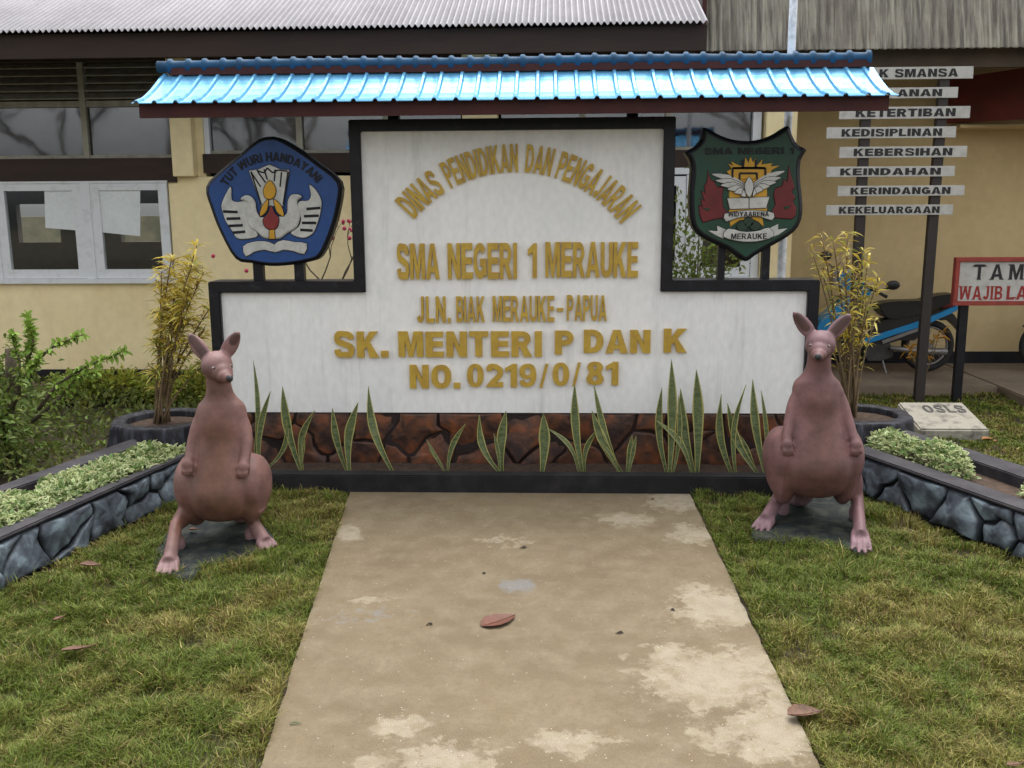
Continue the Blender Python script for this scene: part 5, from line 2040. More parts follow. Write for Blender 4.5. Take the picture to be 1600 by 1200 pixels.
for (txt, xa, xb, yt_, yb_, M_, gp) in (('TAM', 1523, 1600, 413, 437, m_ink, .42), ('WAJIB', 1500, 1567, 447, 468, mat('red_lettering', (.30, .02, .015), .6, noise=.2), .18), ('LA', 1574, 1606, 447, 468, MATS.get('red_lettering') or m_red, .14)):
    letters(txt, PX(xa, yt_, YT), PX(xb, yt_, YT), PZ(1550, yb_, YT), PZ(1550, yt_, YT), YT - .0005, .002, M_, tm, .035, gp, joined='lettering', serif=.13)

# ---- pale concrete marker with painted characters
Ym0 = float(G(1490, 686)[1])
mk = thing('marker_block', (PX(1490, 680, Ym0), Ym0, 0), 'pale slanted concrete marker block with black painted characters on the grass', 'marker')
zf_ = PZ(1490, 671, Ym0)
fl, fr_ = PX(1437, 675, Ym0), PX(1547, 672, Ym0)
Ybk = Ym0 + .42
bl_, br_ = P(1402, 630, Ybk), P(1504, 626, Ybk)
zb_ = (bl_[2] + br_[2]) / 2
m_mark = mat('lichen_spotted_concrete', (.34, .315, .26), .85, col2=(.13, .12, .10), scale=12, lo=.48, hi=.70, bump=.6, bscale=40)
MB().hexa([(fl, Ym0, -.05), (fr_, Ym0, -.05), (br_[0] + .05, Ybk, -.05), (bl_[0] - .02, Ybk, -.05), (fl, Ym0, zf_), (fr_, Ym0, zf_), (br_[0], Ybk, zb_), (bl_[0], Ybk, zb_)]).build('block', m_mark, mk, bevel=.012)
lay, tot, cap, yb__ = layout('OSLS', .038, .2)
mb = MB()
for ch, gx_, gw in lay:
    Q, Fs = glyph_pts(ch, .038, cap, yb__)
    b = len(mb.v)
    for qq in Q:
        u = .30 + .62 * (gx_ + qq[0]) / tot
        v = .60 + .26 * qq[2]
        pf = np.array([fl + (fr_ - fl) * u, Ym0, zf_]); pb = np.array([bl_[0] + (br_[0] - bl_[0]) * u, Ybk, zb_])
        p = pf + (pb - pf) * v
        mb.v.append((p[0], p[1], p[2] + .003 + .002 * qq[1]))
    mb.f += [tuple(b + i for i in f) for f in Fs]
mb.build('lettering', mat('faded_black_lettering', (.035, .034, .032), .8, col2=(.12, .11, .10), scale=40), mk, fix=False)

# ================================================================== MOTORCYCLES
YM = float(G(1449, 581, SL)[1]) + .02


def mc(px, py):
    p = P(px, py, YM)
    return float(p[0]), float(p[2])


def motorcycle(label):
    root = thing('motorcycle', (mc(1449, 580)[0], YM, SL), label, 'motorcycle', 'parked motorcycles')
    rc = mc(1449, 540)
    rr = rc[1] - SL - .001
    fxw = rc[0] - 1.19

    def wheel(cx):
        o = MB().ring((cx, YM, SL + rr + .001), rr - .034, .034, 44, 10, sq=.9).build('wheel', m_rubber, root, smooth=True)
        r2 = MB().ring((cx, YM, SL + rr), rr - .072, .011, 44, 8, sq=1.6)
        r2.build('rim', m_steel, o, smooth=True)
        sp = MB()
        for k in range(18):
            a = 2 * PI * k / 18
            sp.tube([(cx + .03 * math.cos(a + .3), YM + .02 * (-1) ** k, SL + rr + .03 * math.sin(a + .3)), (cx + (rr - .075) * math.cos(a), YM, SL + rr + (rr - .075) * math.sin(a))], .0022, 5)
        sp.tube([(cx, YM - .05, SL + rr), (cx, YM + .05, SL + rr)], .04, 14)
        sp.build('spokes', m_steel, o)
    wheel(rc[0]); wheel(fxw)
    ex = lambda pts, d0, d1, nm, M, k=2, bv=.006: MB().prism([(x, YM + d0, z) for x, z in shape(mc, pts, k)], [(x, YM + d1, z) for x, z in shape(mc, pts, k)]).build(nm, M, root, bevel=bv)
    ex([(1367, 478), (1375, 472), (1400, 469), (1440, 468), (1456, 461), (1486, 458), (1490, 464), (1470, 476), (1440, 486), (1400, 496), (1378, 494)], -.12, .12, 'seat', m_plastic, bv=.03)
    ex([(1345, 528), (1380, 516), (1430, 500), (1462, 487), (1490, 476), (1488, 484), (1460, 497), (1430, 510), (1390, 522), (1350, 535)], -.105, .105, 'side_panel', m_cyan)
    ex([(1340, 520), (1380, 498), (1440, 490), (1480, 478), (1470, 490), (1440, 512), (1425, 530), (1400, 530), (1360, 540)], -.09, .09, 'under_panel', m_plastic)
    ex([(1372, 530), (1440, 506), (1442, 510), (1374, 535)], -.112, -.106, 'stripe', m_steel, k=1, bv=0)
    ex([(1278, 500), (1300, 480), (1325, 462), (1332, 470), (1330, 490), (1310, 505), (1290, 515), (1270, 540), (1258, 535)], -.11, .11, 'leg_shield', m_cyan)
    ex([(1300, 520), (1345, 515), (1350, 545), (1310, 540)], -.06, .06, 'frame_tube', m_plastic)
    ex([(1348, 540), (1385, 534), (1390, 556), (1352, 562)], -.09, .09, 'engine', mat('engine_grey', (.09, .085, .08), .5, noise=.4, metal=.5))
    ex([(1308, 425), (1330, 420), (1345, 440), (1360, 452), (1352, 462), (1325, 455), (1308, 445)], -.09, .09, 'handlebar_cowl', m_cyan)
    ex([(1300, 420), (1312, 418), (1312, 450), (1300, 445)], -.06, .06, 'headlight', m_steel)
    ex([(1470, 472), (1492, 468), (1488, 482), (1472, 486)], -.06, .06, 'tail_light', m_red)
    ex([(1462, 492), (1482, 486), (1494, 500), (1503, 520), (1496, 516), (1480, 500), (1466, 500)], -.05, .05, 'rear_fender', m_plastic)
    # mufflers, forks, bars, mirrors, stand
    mb = MB(); a, b = mc(1384, 541), mc(1470, 546)
    mb.tube([(a[0], YM - .12, a[1]), (mc(1420, 545)[0], YM - .14, mc(1420, 545)[1]), (b[0], YM - .14, b[1])], [.022, .032, .036], 14)
    mb.build('exhaust', m_steel, root, smooth=True)
    mb = MB()
    for s_ in (-.07, .07):
        a = mc(1318, 462)
        mb.tube([(a[0], YM + s_, a[1]), (fxw, YM + s_ * .9, SL + rr)], [.018, .022], 10)
    mb.build('fork', m_steel, root, smooth=True)
    mb = MB()
    a = mc(1335, 448); b = mc(1368, 459)
    for s_ in (-1, 1):
        mb.tube([(a[0], YM, a[1]), (a[0] + .05, YM + s_ * .16, a[1] + .03), (b[0] - .0, YM + s_ * .33, b[1] + .0)], [.012, .012, .017], 10)
    mb.build('handlebar', m_plastic, root, smooth=True)
    for s_, q_ in ((-1, (1380, 442)), (1, (1302, 402))):
        a = mc(*q_)
        mb = MB()
        mb.ellipsoid((a[0], YM + s_ * .28, a[1]), (.068, .02, .046), 18, 10)
        mb.tube([(mc(1345, 452)[0], YM + s_ * .2, mc(1345, 452)[1]), (a[0] - .02, YM + s_ * .27, a[1] - .03)], .006, 8)
        mb.build('mirror', m_plastic, root, smooth=True)
    mb = MB(); a, b = mc(1375, 558), mc(1377, 588)
    mb.tube([(a[0], YM - .06, a[1]), (a[0] + .015, YM - .17, SL + .008)], .009, 8)
    mb.build('side_stand', m_steel, root)
    ff = MB()
    N_ = 14
    lo_, hi_ = [], []
    for k in range(N_):
        t_ = R(20 + 120 * k / (N_ - 1))
        lo_.append((fxw + (rr + .02) * math.cos(t_), 0, SL + rr + (rr + .02) * math.sin(t_)))
    for k in range(N_ - 1):
        a, b = lo_[k], lo_[k + 1]
        ff.hexa([(a[0], YM - .06, a[2]), (b[0], YM - .06, b[2]), (b[0], YM + .06, b[2]), (a[0], YM + .06, a[2]), (a[0], YM - .06, a[2] + .012), (b[0], YM - .06, b[2] + .012), (b[0], YM + .06, b[2] + .012), (a[0], YM + .06, a[2] + .012)])
    ff.build('front_fender', m_cyan, root)
    return root, fxw


bike, fxw = motorcycle('blue and black motorcycle parked by the shade-toned cream wall behind the slogan boards')


def copy_tree(o, parent=None, src_parent=None):
    c = o.copy(); COL.objects.link(c)
    if parent is not None: c.parent = parent
    for ch in list(o.children): copy_tree(ch, c)
    return c


b2 = copy_tree(bike)
b2.location.x += PX(1634, 540, YM) - fxw
b2['label'] = 'dark motorcycle at the right edge showing only its front wheel'
for ch in b2.children:
    if ch.name.startswith('front_fender'):
        ch.data = ch.data.copy(); ch.data.materials[0] = m_plastic
        ch['label'] = 'black front fender'


# ================================================================== PLANTS
def jitcol(base, n, v=.25, hue=.08):
    b = np.tile(np.array(base, float), (n, 1))
    b *= (1 + rng.uniform(-v, v, (n, 1)))
    b *= (1 + rng.uniform(-hue, hue, (n, 3)))
    return np.clip(b, .003, 1)


def snakemat():
    M = bpy.data.materials.new('snake_plant_leaf')
    M.use_nodes = True
    n, l = M.node_tree.nodes, M.node_tree.links
    b = n['Principled BSDF']; b.inputs['Roughness'].default_value = .45
    at = n.new('ShaderNodeAttribute'); at.attribute_name = 'Col'
    sep = n.new('ShaderNodeSeparateColor'); l.new(at.outputs['Color'], sep.inputs[0])
    tc = n.new('ShaderNodeTexCoord'); mp = n.new('ShaderNodeMapping'); mp.inputs['Scale'].default_value = (14, 14, 42)
    l.new(tc.outputs['Object'], mp.inputs['Vector'])
    nz = n.new('ShaderNodeTexNoise'); nz.inputs['Scale'].default_value = 1; nz.inputs['Detail'].default_value = 4; nz.inputs['Distortion'].default_value = 1.6
    l.new(mp.outputs[0], nz.inputs['Vector'])
    rp = n.new('ShaderNodeValToRGB')
    e = rp.color_ramp.elements
    e[0].position, e[0].color = .35, (.055, .085, .032, 1)
    e[1].position, e[1].color = .60, (.145, .18, .075, 1)
    l.new(nz.outputs['Fac'], rp.inputs[0])
    mx = n.new('ShaderNodeMix'); mx.data_type = 'RGBA'
    mr = n.new('ShaderNodeMapRange'); mr.inputs['From Min'].default_value, mr.inputs['From Max'].default_value = .70, .82
    l.new(sep.outputs[0], mr.inputs['Value']); l.new(mr.outputs[0], mx.inputs[0])
    l.new(rp.outputs[0], mx.inputs[6]); mx.inputs[7].default_value = (.42, .39, .13, 1)
    l.new(mx.outputs[2], b.inputs['Base Color'])
    return M


m_snake = snakemat()


def snake_leaf(base, tip, width, parent, bend=.0, twist=0.0, ydev=0.0):
    """a thick sword leaf from base to tip, channelled, twisting"""
    base, tip = np.array(base, float), np.array(tip, float)
    tip = tip + np.array([0, ydev, 0])
    ax = tip - base
    L = np.linalg.norm(ax)
    side0 = np.array([ax[2], 0, -ax[0]]); side0 = side0 / np.linalg.norm(side0)
    S, K = 12, 6
    V, C = [], []
    for lay_ in (0, 1):
        for i in range(S + 1):
            t_ = i / S
            c = base + ax * t_ + side0 * bend * L * math.sin(PI * t_) * 1.0
            wd = width * (.34 + .66 * (t_ / .58) ** 1.1 if t_ < .58 else 1 - ((t_ - .58) / .42) ** 1.7)
            wd = max(wd, .0012)
            tw = twist * (t_ - .2)
            s_ = side0 * math.cos(tw) + np.array([0, 1, 0]) * math.sin(tw)
            nn = np.array([0, -1, 0]) * math.cos(tw) + side0 * math.sin(tw)
            for k in range(K + 1):
                u = k / K * 2 - 1
                V.append(c + s_ * u * wd * .5 - nn * (1 - u * u) * wd * .22 * (1 - t_ * .5) - nn * lay_ * .004)
                C.append((abs(u), 0, 0))
    V = np.array(V)
    n1 = (S + 1) * (K + 1)
    ix = np.arange(n1).reshape(S + 1, K + 1)
    Fq = np.stack([ix[:-1, :-1], ix[:-1, 1:], ix[1:, 1:], ix[1:, :-1]], -1).reshape(-1, 4)
    rim = []
    for i in range(S):
        rim += [(ix[i, 0], ix[i + 1, 0], ix[i + 1, 0] + n1, ix[i, 0] + n1), (ix[i, K], ix[i, K] + n1, ix[i + 1, K] + n1, ix[i + 1, K])]
    Fq = np.vstack([Fq, Fq[:, ::-1] + n1, np.array(rim)])
    return numesh('leaf', V, Fq, m_snake, parent, np.array(C), smooth=True)


YP = YC + .27
snakes = [
    ('tallest thin snake plant beside the left kangaroo', [(30, 5, 25, 290, 13, .03, .3)]),
    ('snake plant with a bent yellow leaf right of the left kangaroo', [(82, 97, 45, 300, 17, -.04, .5), (130, 180, 60, 297, 13, .10, .6)]),
    ('snake plant with one tall leaf and one short dark leaf', [(117, 83, 171, 330, 24, -.03, .2), (214, 155, 177, 330, 18, -.08, .7), (182, 215, 172, 330, 10, 0, .3)]),
    ('two leaved snake plant spread in a V left of the sign centre', [(266, 148, 307, 326, 20, -.03, .5), (343, 130, 316, 326, 25, -.05, .3)]),
    ('snake plant with a single leaning leaf with folded tip', [(373, 83, 445, 305, 24, -.05, 1.0)]),
    ('low snake plant with small pale leaves under the word NO', [(545, 240, 600, 318, 8, 0, .3), (552, 268, 600, 318, 10, .03, .3), (662, 196, 608, 318, 15, -.06, .4)]),
    ('small mottled snake plant with curled left leaf below the number', [(704, 168, 764, 318, 20, -.08, .8), (783, 156, 770, 318, 26, -.03, .2), (746, 222, 764, 318, 10, .02, .3)]),
    ('single broad pointed snake plant leaf below the slashes', [(893, 163, 889, 318, 30, .02, .1)]),
    ('snake plant with a tall middle leaf and long drooping left leaf', [(904, 207, 998, 312, 12, .10, .6), (987, 74, 1010, 312, 24, -.02, .4), (1060, 208, 1016, 312, 15, -.08, .5)]),
    ('snake plant with a long leaf leaning left below the last digit', [(1044, 78, 1122, 308, 17, -.02, .4), (1038, 155, 1128, 308, 24, -.03, .3), (1062, 248, 1118, 308, 10, .05, .3)]),
    ('short cut pale snake plant stub', [(1158, 228, 1143, 308, 16, 0, .1), (1170, 230, 1148, 308, 12, 0, .1)]),
    ('tallest broad snake plant in the right half of the bed', [(1275, 3, 1270, 305, 26, .01, .2), (1247, 86, 1262, 303, 20, -.04, .3), (1296, 110, 1280, 303, 14, .03, .3)]),
    ('dense snake plant just right of the tallest one', [(1302, 90, 1343, 305, 24, -.02, .3), (1349, 33, 1352, 305, 30, .01, .1), (1228, 183, 1336, 295, 16, .08, .6)]),
    ('snake plant with a leaf curled at its top left of the right kangaroo', [(1424, 106, 1455, 303, 24, -.05, .8), (1498, 78, 1468, 303, 18, -.05, .9)]),
    ('crossed leaf snake plant beside the right kangaroo', [(1442, 133, 1535, 303, 22, -.05, .4), (1517, 63, 1556, 292, 24, -.02, .4), (1542, 95, 1560, 290, 12, .02, .3), (1480, 228, 1530, 300, 14, .0, .3)]),
]
for lab, lv in snakes:
    bx = sum(380 + l_[2] / 1.905 for l_ in lv) / len(lv)
    r_ = thing('snake_plant', (PX(bx, 730, YP), YP, .045), lab, 'plant', 'snake plants along the sign wall')
    for j, (tx, ty, b_x, b_y, wd, bend, tw) in enumerate(lv):
        yy = YP + random.uniform(-.03, .03)
        bp_ = P(380 + b_x / 1.905, 560 + b_y / 1.905, yy)
        bp_[2] = min(bp_[2], .05)
        tp_ = P(380 + tx / 1.905, 560 + ty / 1.905, yy)
        snake_leaf(bp_, tp_, wd / 1.905 / FPX * yy * 1.2, r_, bend * 1.5, tw * 1.5)


# ---- variegated bedding in the planters
def varieg(root_name, label, quad, z, n, h, cat, group=None, kind=None, sz=(.028, .05), sub=None):
    c2a, c2b, r1b, r1a = quad
    u = rng.random(n); v = rng.random(n)
    if sub is not None:
        u = sub[0] + (sub[1] - sub[0]) * u
        v = sub[2] + (sub[3] - sub[2]) * v
        rr = ((u - (sub[0] + sub[1]) / 2) / ((sub[1] - sub[0]) / 2)) ** 2 + ((v - (sub[2] + sub[3]) / 2) / ((sub[3] - sub[2]) / 2)) ** 2
        dome = np.sqrt(np.clip(1 - rr, 0, 1))
        keep = rr < .35 + 1.1 * fnoise(u * 40, v * 9)
    else:
        v = v * .80 - .02
        pn_ = fnoise(u * 16, v * 3)
        dome = np.clip(.55 + .5 * (1 - np.abs(2 * v / .8 - 1) ** 3), 0, 1) * (.3 + 1.3 * pn_)
        keep = (v < .25 + .9 * pn_)
    p = (c2a[None] * (1 - u[:, None]) + c2b[None] * u[:, None]) * (1 - v[:, None]) + (r1a[None] * (1 - u[:, None]) + r1b[None] * u[:, None]) * v[:, None]
    p[:, 2] = z + .01 + h * dome * rng.uniform(.35, 1, n) ** .6
    p = p[keep]; m_ = len(p)
    d = rng.normal(0, 1, (m_, 3)); d[:, 2] = np.abs(d[:, 2]) * .7 + .1
    L = rng.uniform(sz[0], sz[1], m_)
    green = jitcol((.16, .24, .08), m_, .3); cream = jitcol((.66, .68, .38), m_, .2, .05)
    c8 = np.zeros((m_, 8, 3))
    for k in (0, 2, 5): c8[:, k] = green
    mixv = rng.random((m_, 1)) < .25
    for k in (1, 3, 4, 6, 7): c8[:, k] = np.where(mixv, green, cream)
    if kind:
        o = leaves(root_name, p, d, L, L * .5, c8, m_leaf, None, .1)
        return tag(o, label, cat, group, kind)
    r_ = thing(root_name, tuple(p.mean(0) * [1, 1, 0] + [0, 0, z]), label, cat, group)
    leaves('foliage', p, d, L, L * .5, c8, m_leaf, r_, .1)
    st = MB()
    for k in range(14):
        q_ = p[rng.integers(m_)]
        st.tube([(q_[0] * .7 + p[:, 0].mean() * .3, q_[1] * .7 + p[:, 1].mean() * .3, z - .005), tuple(q_)], .0025, 5)
    st.build('stem', m_stem, r_)
    return r_


varieg('bedding_plants', 'dense cream edged variegated bedding filling the left planter', quadL, zsoil + .02, 7000, .065, 'bedding plants', None, 'stuff', (.035, .060))
varieg('variegated_shrub', 'first variegated clump at the far end of the left planter by the stump', quadL, zsoil, 500, .11, 'shrub', None, None, (.035, .06), (.90, 1.0, .15, .85))
varieg('variegated_shrub', 'variegated clump behind the right kangaroo, farthest in the right planter', quadR, zsoil, 900, .13, 'shrub', 'variegated clumps in the right planter', None, (.03, .055), (.80, .99, .05, .9))
varieg('variegated_shrub', 'large variegated clump in the middle of the right planter', quadR, zsoil, 1300, .16, 'shrub', 'variegated clumps in the right planter', None, (.03, .055), (.64, .84, .0, .9))
varieg('variegated_shrub', 'variegated clump nearest the right edge of the photo', quadR, zsoil, 900, .11, 'shrub', 'variegated clumps in the right planter', None, (.03, .055), (.26, .52, .05, .9))


# ---- tall yellow narrow leaved plants in the stumps
def ti_plant(cx, cy, z0, label, stems, name='croton_plant', LD=110):
    root = thing(name, (cx, cy, z0), label, 'plant', 'yellow narrow leaved plants in stump planters')
    bB, bD, bL, bW, bC = [], [], [], [], []
    for (tipx, tipz, dens, gold) in stems:
        a = np.array([cx + random.uniform(-.05, .05), cy + random.uniform(-.06, .06), z0 - .02])
        dy = random.uniform(-.14, .14)
        b = np.array([tipx, cy + dy, tipz])
        mid = a + (b - a) * .45 + np.array([(b[0] - a[0]) * -.18 + random.uniform(-.02, .02), 0, .04])
        pts = []
        for k in range(9):
            t_ = k / 8
            pts.append((1 - t_) ** 2 * a + 2 * t_ * (1 - t_) * mid + t_ * t_ * b)
        MB().tube([tuple(p) for p in pts], [.0085 - .0006 * k for k in range(9)], 7).build('stem', m_stem, root, smooth=True)
        nL = int(LD * dens)
        for k in range(nL):
            t_ = 1 - abs(random.gauss(0, .17)) if random.random() < .8 else random.uniform(.45, 1)
            t_ = min(max(t_, .4), 1)
            i = min(int(t_ * 8), 7); f = t_ * 8 - i
            p = pts[i] * (1 - f) + pts[i + 1] * f
            th = random.uniform(0, 2 * PI); el_ = random.uniform(-.2, 1.1)
            bB.append(p); bD.append((math.cos(th) * math.cos(el_), math.sin(th) * math.cos(el_), math.sin(el_)))
            bL.append(random.uniform(.07, .14)); bW.append(random.uniform(.010, .017))
            g = random.random()
            top = t_ > .88
            if g < gold: c = (.60, .47, .07)
            elif g < gold + .22: c = (.66, .58, .17)
            elif g < gold + .34: c = (.26, .16, .05)
            else: c = (.30, .32, .06)
            v_ = random.uniform(.7, 1.25)
            bC.append(tuple(x * v_ for x in c))
    leaves('foliage', np.array(bB), np.array(bD), np.array(bL), np.array(bW), np.array(bC), m_leaf, root, .35)
    return root


def stems_px(lst, Y):
    return [(PX(a, b, Y), PZ(a, b, Y), d, g) for a, b, d, g in lst]


Yl = float(cL[1])
ti_plant(float(G(272, 648, .27)[0]), Yl + .05, .28, 'tall bushy golden leaved plant growing from the left stump planter', stems_px(
    [(247, 425, .9, .62), (262, 402, 1.0, .68), (278, 432, 1.1, .62), (296, 385, .55, .5), (308, 408, .9, .6), (322, 425, .7, .45), (285, 455, 1.1, .66), (266, 462, .9, .64), (300, 462, 1.0, .5), (318, 480, .7, .35), (252, 480, .6, .45),
     (243, 530, .45, .2), (328, 560, .45, .15), (248, 575, .35, .15), (276, 535, .5, .5), (270, 490, .9, .6), (292, 500, .8, .5), (305, 520, .5, .3)], Yl))
Yr_ = float(cR[1]) + .1
ti_plant(float(G(1325, 645, .27)[0]), Yr_, .27, 'tall sparse yellow green plant growing from the right stump planter', stems_px(
    [(1289, 362, .6, .5), (1305, 372, .5, .5), (1330, 362, .9, .55), (1345, 390, .7, .4), (1272, 392, .5, .35), (1362, 400, .7, .5), (1290, 420, .5, .3), (1315, 410, .8, .45), (1372, 430, .7, .5), (1335, 440, .8, .45), (1300, 460, .5, .3),
     (1318, 478, .6, .4), (1350, 470, .6, .4), (1328, 520, .7, .6), (1375, 500, .5, .5), (1308, 545, .5, .6), (1322, 505, .6, .5)], Yr_), LD=58)


# ---- leafy shrubs
def shrub(name, label, c, r, n, col, lsize, group=None, stems=6, zmin=None, clump=.5, cat='shrub', aspect=.45):
    root = thing(name, (c[0], c[1], 0), label, cat, group)
    nc = max(4, n // 60)
    cd_ = norm(rng.normal(0, 1, (nc, 3))) * (rng.random((nc, 1)) ** .4)
    cc = cd_ * np.array(r) + np.array(c)
    pick = rng.integers(0, nc, n)
    p = cc[pick] + rng.normal(0, 1, (n, 3)) * np.array(r) * clump * .35
    if zmin is not None: p = p[p[:, 2] > zmin]; pick = pick[:len(p)]
    m_ = len(p)
    d = norm(p - np.array(c)) + rng.normal(0, .6, (m_, 3)); d[:, 2] += .3
    L = rng.uniform(lsize * .6, lsize * 1.25, m_)
    C = jitcol(col, m_, .35, .12)
    leaves('foliage', p, d, L, L * aspect, C, m_leaf, root, .2)
    st = MB()
    for k in range(stems):
        q_ = cc[k % nc]
        a = (c[0] + random.uniform(-.25, .25) * r[0], c[1] + random.uniform(-.3, .3) * r[1], -.04)
        st.tube([a, ((a[0] + q_[0]) / 2 + random.uniform(-.03, .03), (a[1] + q_[1]) / 2, (a[2] + q_[2]) / 2), tuple(q_)], [.012, .009, .004], 6)
    st.build('stem', m_bark, root, smooth=True)
    return root


# clipped hedge plants in front of the classroom wall
YH = float(G(200, 632)[1])
hx = np.linspace(PX(95, 600, YH), PX(345, 600, YH), 9)
hl = ['leftmost plant of the low hedge, beside the big leafy bush', 'second plant of the low hedge from the left', 'third plant of the low hedge from the left', 'fourth plant of the low hedge from the left', 'middle plant of the low clipped hedge',
      'hedge plant just left of the golden leaved plant', 'hedge plant right behind the golden leaved plant', 'hedge plant right of the golden stems', 'last hedge plant, half behind the left kangaroo head']
for k, x in enumerate(hx):
    zt_ = PZ(200, 583, YH)
    col = (.40, .42, .07) if k % 2 else (.32, .38, .07)
    shrub('hedge_plant', hl[k], (x, YH + .1, zt_ - .15), (.16, .16, .15), 520, col, .055, 'hedge plants below the classroom windows', 5, .02, .8)
# pale top shoots
# big leafy bush at the left edge with reaching branches
YBsh = float(G(60, 760)[1])
c = P(20, 655, YBsh + .35)
shrub('leafy_bush', 'big dark green leafy bush at the left edge behind the planter', (float(c[0]) - .42, YBsh + .42, .36), (.50, .42, .38), 5200, (.15, .21, .045), .06, None, 14, .0, .9)


def branch_shrub(name, label, base, branches, col, lsize, cat='shrub'):
    root = thing(name, tuple(base), label, cat)
    st = MB(); B_, D_ = [], []
    for pts, dens in branches:
        st.tube([tuple(p) for p in pts], [.011 * (1 - .8 * k / (len(pts) - 1)) + .002 for k in range(len(pts))], 6)
        pts = [np.array(p) for p in pts]
        n_ = int(dens)
        for k in range(n_):
            t_ = random.uniform(.15, 1) * (len(pts) - 1)
            i = min(int(t_), len(pts) - 2); f = t_ - i
            p = pts[i] * (1 - f) + pts[i + 1] * f
            ax = norm(pts[i + 1] - pts[i])
            B_.append(p); D_.append(norm(ax * .6 + rng.normal(0, .7, 3)))
    st.build('stem', m_bark, root, smooth=True)
    n_ = len(B_)
    L = rng.uniform(lsize * .6, lsize * 1.2, n_)
    leaves('foliage', np.array(B_), np.array(D_), L, L * .45, jitcol(col, n_, .3), m_leaf, root, .15)
    return root


Y2 = YBsh + .5


def pp(*lst):
    return [P(a, b, Y2 + dy) for a, b, dy in lst]


base = P(40, 700, Y2); base[2] = 0
brs = [(pp((20, 640, 0), (40, 580, 0), (45, 540, .02), (50, 515, .05), (42, 492, .05)), 170), (pp((40, 600, 0), (60, 560, -.05), (85, 540, -.1), (110, 530, -.1), (130, 523, -.1)), 130),
       (pp((60, 640, -.1), (90, 600, -.15), (130, 575, -.2), (165, 560, -.25), (196, 548, -.25)), 190), (pp((30, 620, 0), (30, 560, 0), (22, 535, .05), (18, 520, 0)), 120), (pp((45, 560, 0), (52, 535, 0), (45, 505, 0)), 150),
       (pp((50, 660, -.1), (95, 620, -.1), (120, 590, -.1), (150, 582, -.1)), 150), (pp((30, 600, .0), (50, 575, -.1), (62, 560, -.1)), 120)]
branch_shrub('young_tree', 'bright green shrub with long branches reaching right over the hedge', (float(base[0]), float(base[1]), 0), brs, (.26, .38, .07), .055)
mb = MB()
a, b = P(12, 640, Y2 + .1), P(16, 545, Y2 + .1)
mb.tube([(a[0], a[1], -.05), tuple(a), tuple((a + b) / 2 + np.array([.02, 0, 0])), tuple(b)], [.05, .045, .04, .034], 12)
o = mb.build('tree_stump', m_bark, smooth=True)
tag(o, 'cut brown trunk stub standing in the bush at the left edge', 'stump')

# weeds between hedge and planter
wx = rng.uniform(-5.2, -1.75, 7000); wy = rng.uniform(5.6, 9.0, 7000)
q_ = np.stack([wx, wy, np.zeros(7000)], 1)
px_, py_, _ = project(q_)
keep = (px_ > -60) & (px_ < 330) & (py_ > 600) & (np.hypot(wx - cL[0], wy - cL[1]) > .5)
# keep behind the rear kerb of the left planter
ra, rb = quadL[3], quadL[2]
side_ = (rb[0] - ra[0]) * (wy - ra[1]) - (rb[1] - ra[1]) * (wx - ra[0])
keep &= side_ > .12
q_ = q_[keep]; n_ = len(q_)
q_[:, 2] = rng.uniform(0, .16, n_) * (0.3 + 1.2 * fnoise(q_[:, 0], q_[:, 1], 2.5))
d = rng.normal(0, 1, (n_, 3)); d[:, 2] = np.abs(d[:, 2]) + .5
L = rng.uniform(.04, .09, n_)
o = leaves('weeds', q_, d, L, L * .35, jitcol((.13, .16, .035), n_, .4, .15), m_leaf)
tag(o, 'low tangled green weeds behind the left planter', 'weeds', None, 'stuff')

# bare twigged bush with pink flowers between emblem and wall column
Yf = YW + 1.3
root = thing('flowering_bush', (PX(520, 500, Yf), Yf, 0), 'bare twigged bush with small pink flowers behind the left shoulder of the wall', 'shrub')
st = MB()
rs = random.Random(4)
ends = []


def twig(p, d, ln, r, dep):
    if dep == 0 or ln < .03:
        ends.append(p); return
    q = p + d * ln
    mid = (p + q) / 2 + Vector((rs.uniform(-1, 1), rs.uniform(-1, 1), rs.uniform(-1, 1))) * ln * .08
    st.tube([tuple(p), tuple(mid), tuple(q)], [r, r * .85, r * .7], 5)
    for k in range(rs.choice((2, 2, 3))):
        nd = (d + Vector((rs.uniform(-.7, .7), rs.uniform(-.4, .4), rs.uniform(-.25, .5)))).normalized()
        twig(q, nd, ln * rs.uniform(.6, .85), r * .68, dep - 1)


for px0 in (505, 530, 470):
    a = Vector(P(px0, 455, Yf)); a.z = .9
    st.tube([(a.x + .05, Yf, -.03), tuple(a)], [.02, .011], 7)
    twig(a, Vector((rs.uniform(-.15, .25), 0, 1)).normalized(), .27, .010, 5)
st.build('branches', m_bark, root)
fl_ = MB()
for p in rs.sample(ends, min(len(ends), 46)):
    for k in range(3):
        fl_.ellipsoid((p.x + rs.uniform(-.015, .015), p.y + rs.uniform(-.01, .01), p.z + rs.uniform(-.015, .015)), (.011, .008, .011), 7, 5)
for q in ((538, 357), (520, 372), (546, 372), (333, 400), (385, 423)):
    p = P(*q, Yf)
    fl_.ellipsoid(tuple(p), (.017, .012, .017), 8, 6)
fl_.build('flowers', mat('pink_petals', (.55, .05, .12), .6, noise=.2), root, smooth=True)

# green bush seen between wall and green shield
cB = P(1075, 395, YB - .9)
shrub('garden_bush', 'light green bush seen between the wall border and the green shield', (float(cB[0]), YB - .9, float(cB[2]) - .3), (.42, .35, .62), 2600, (.13, .17, .035), .06, None, 7, .02, .8)
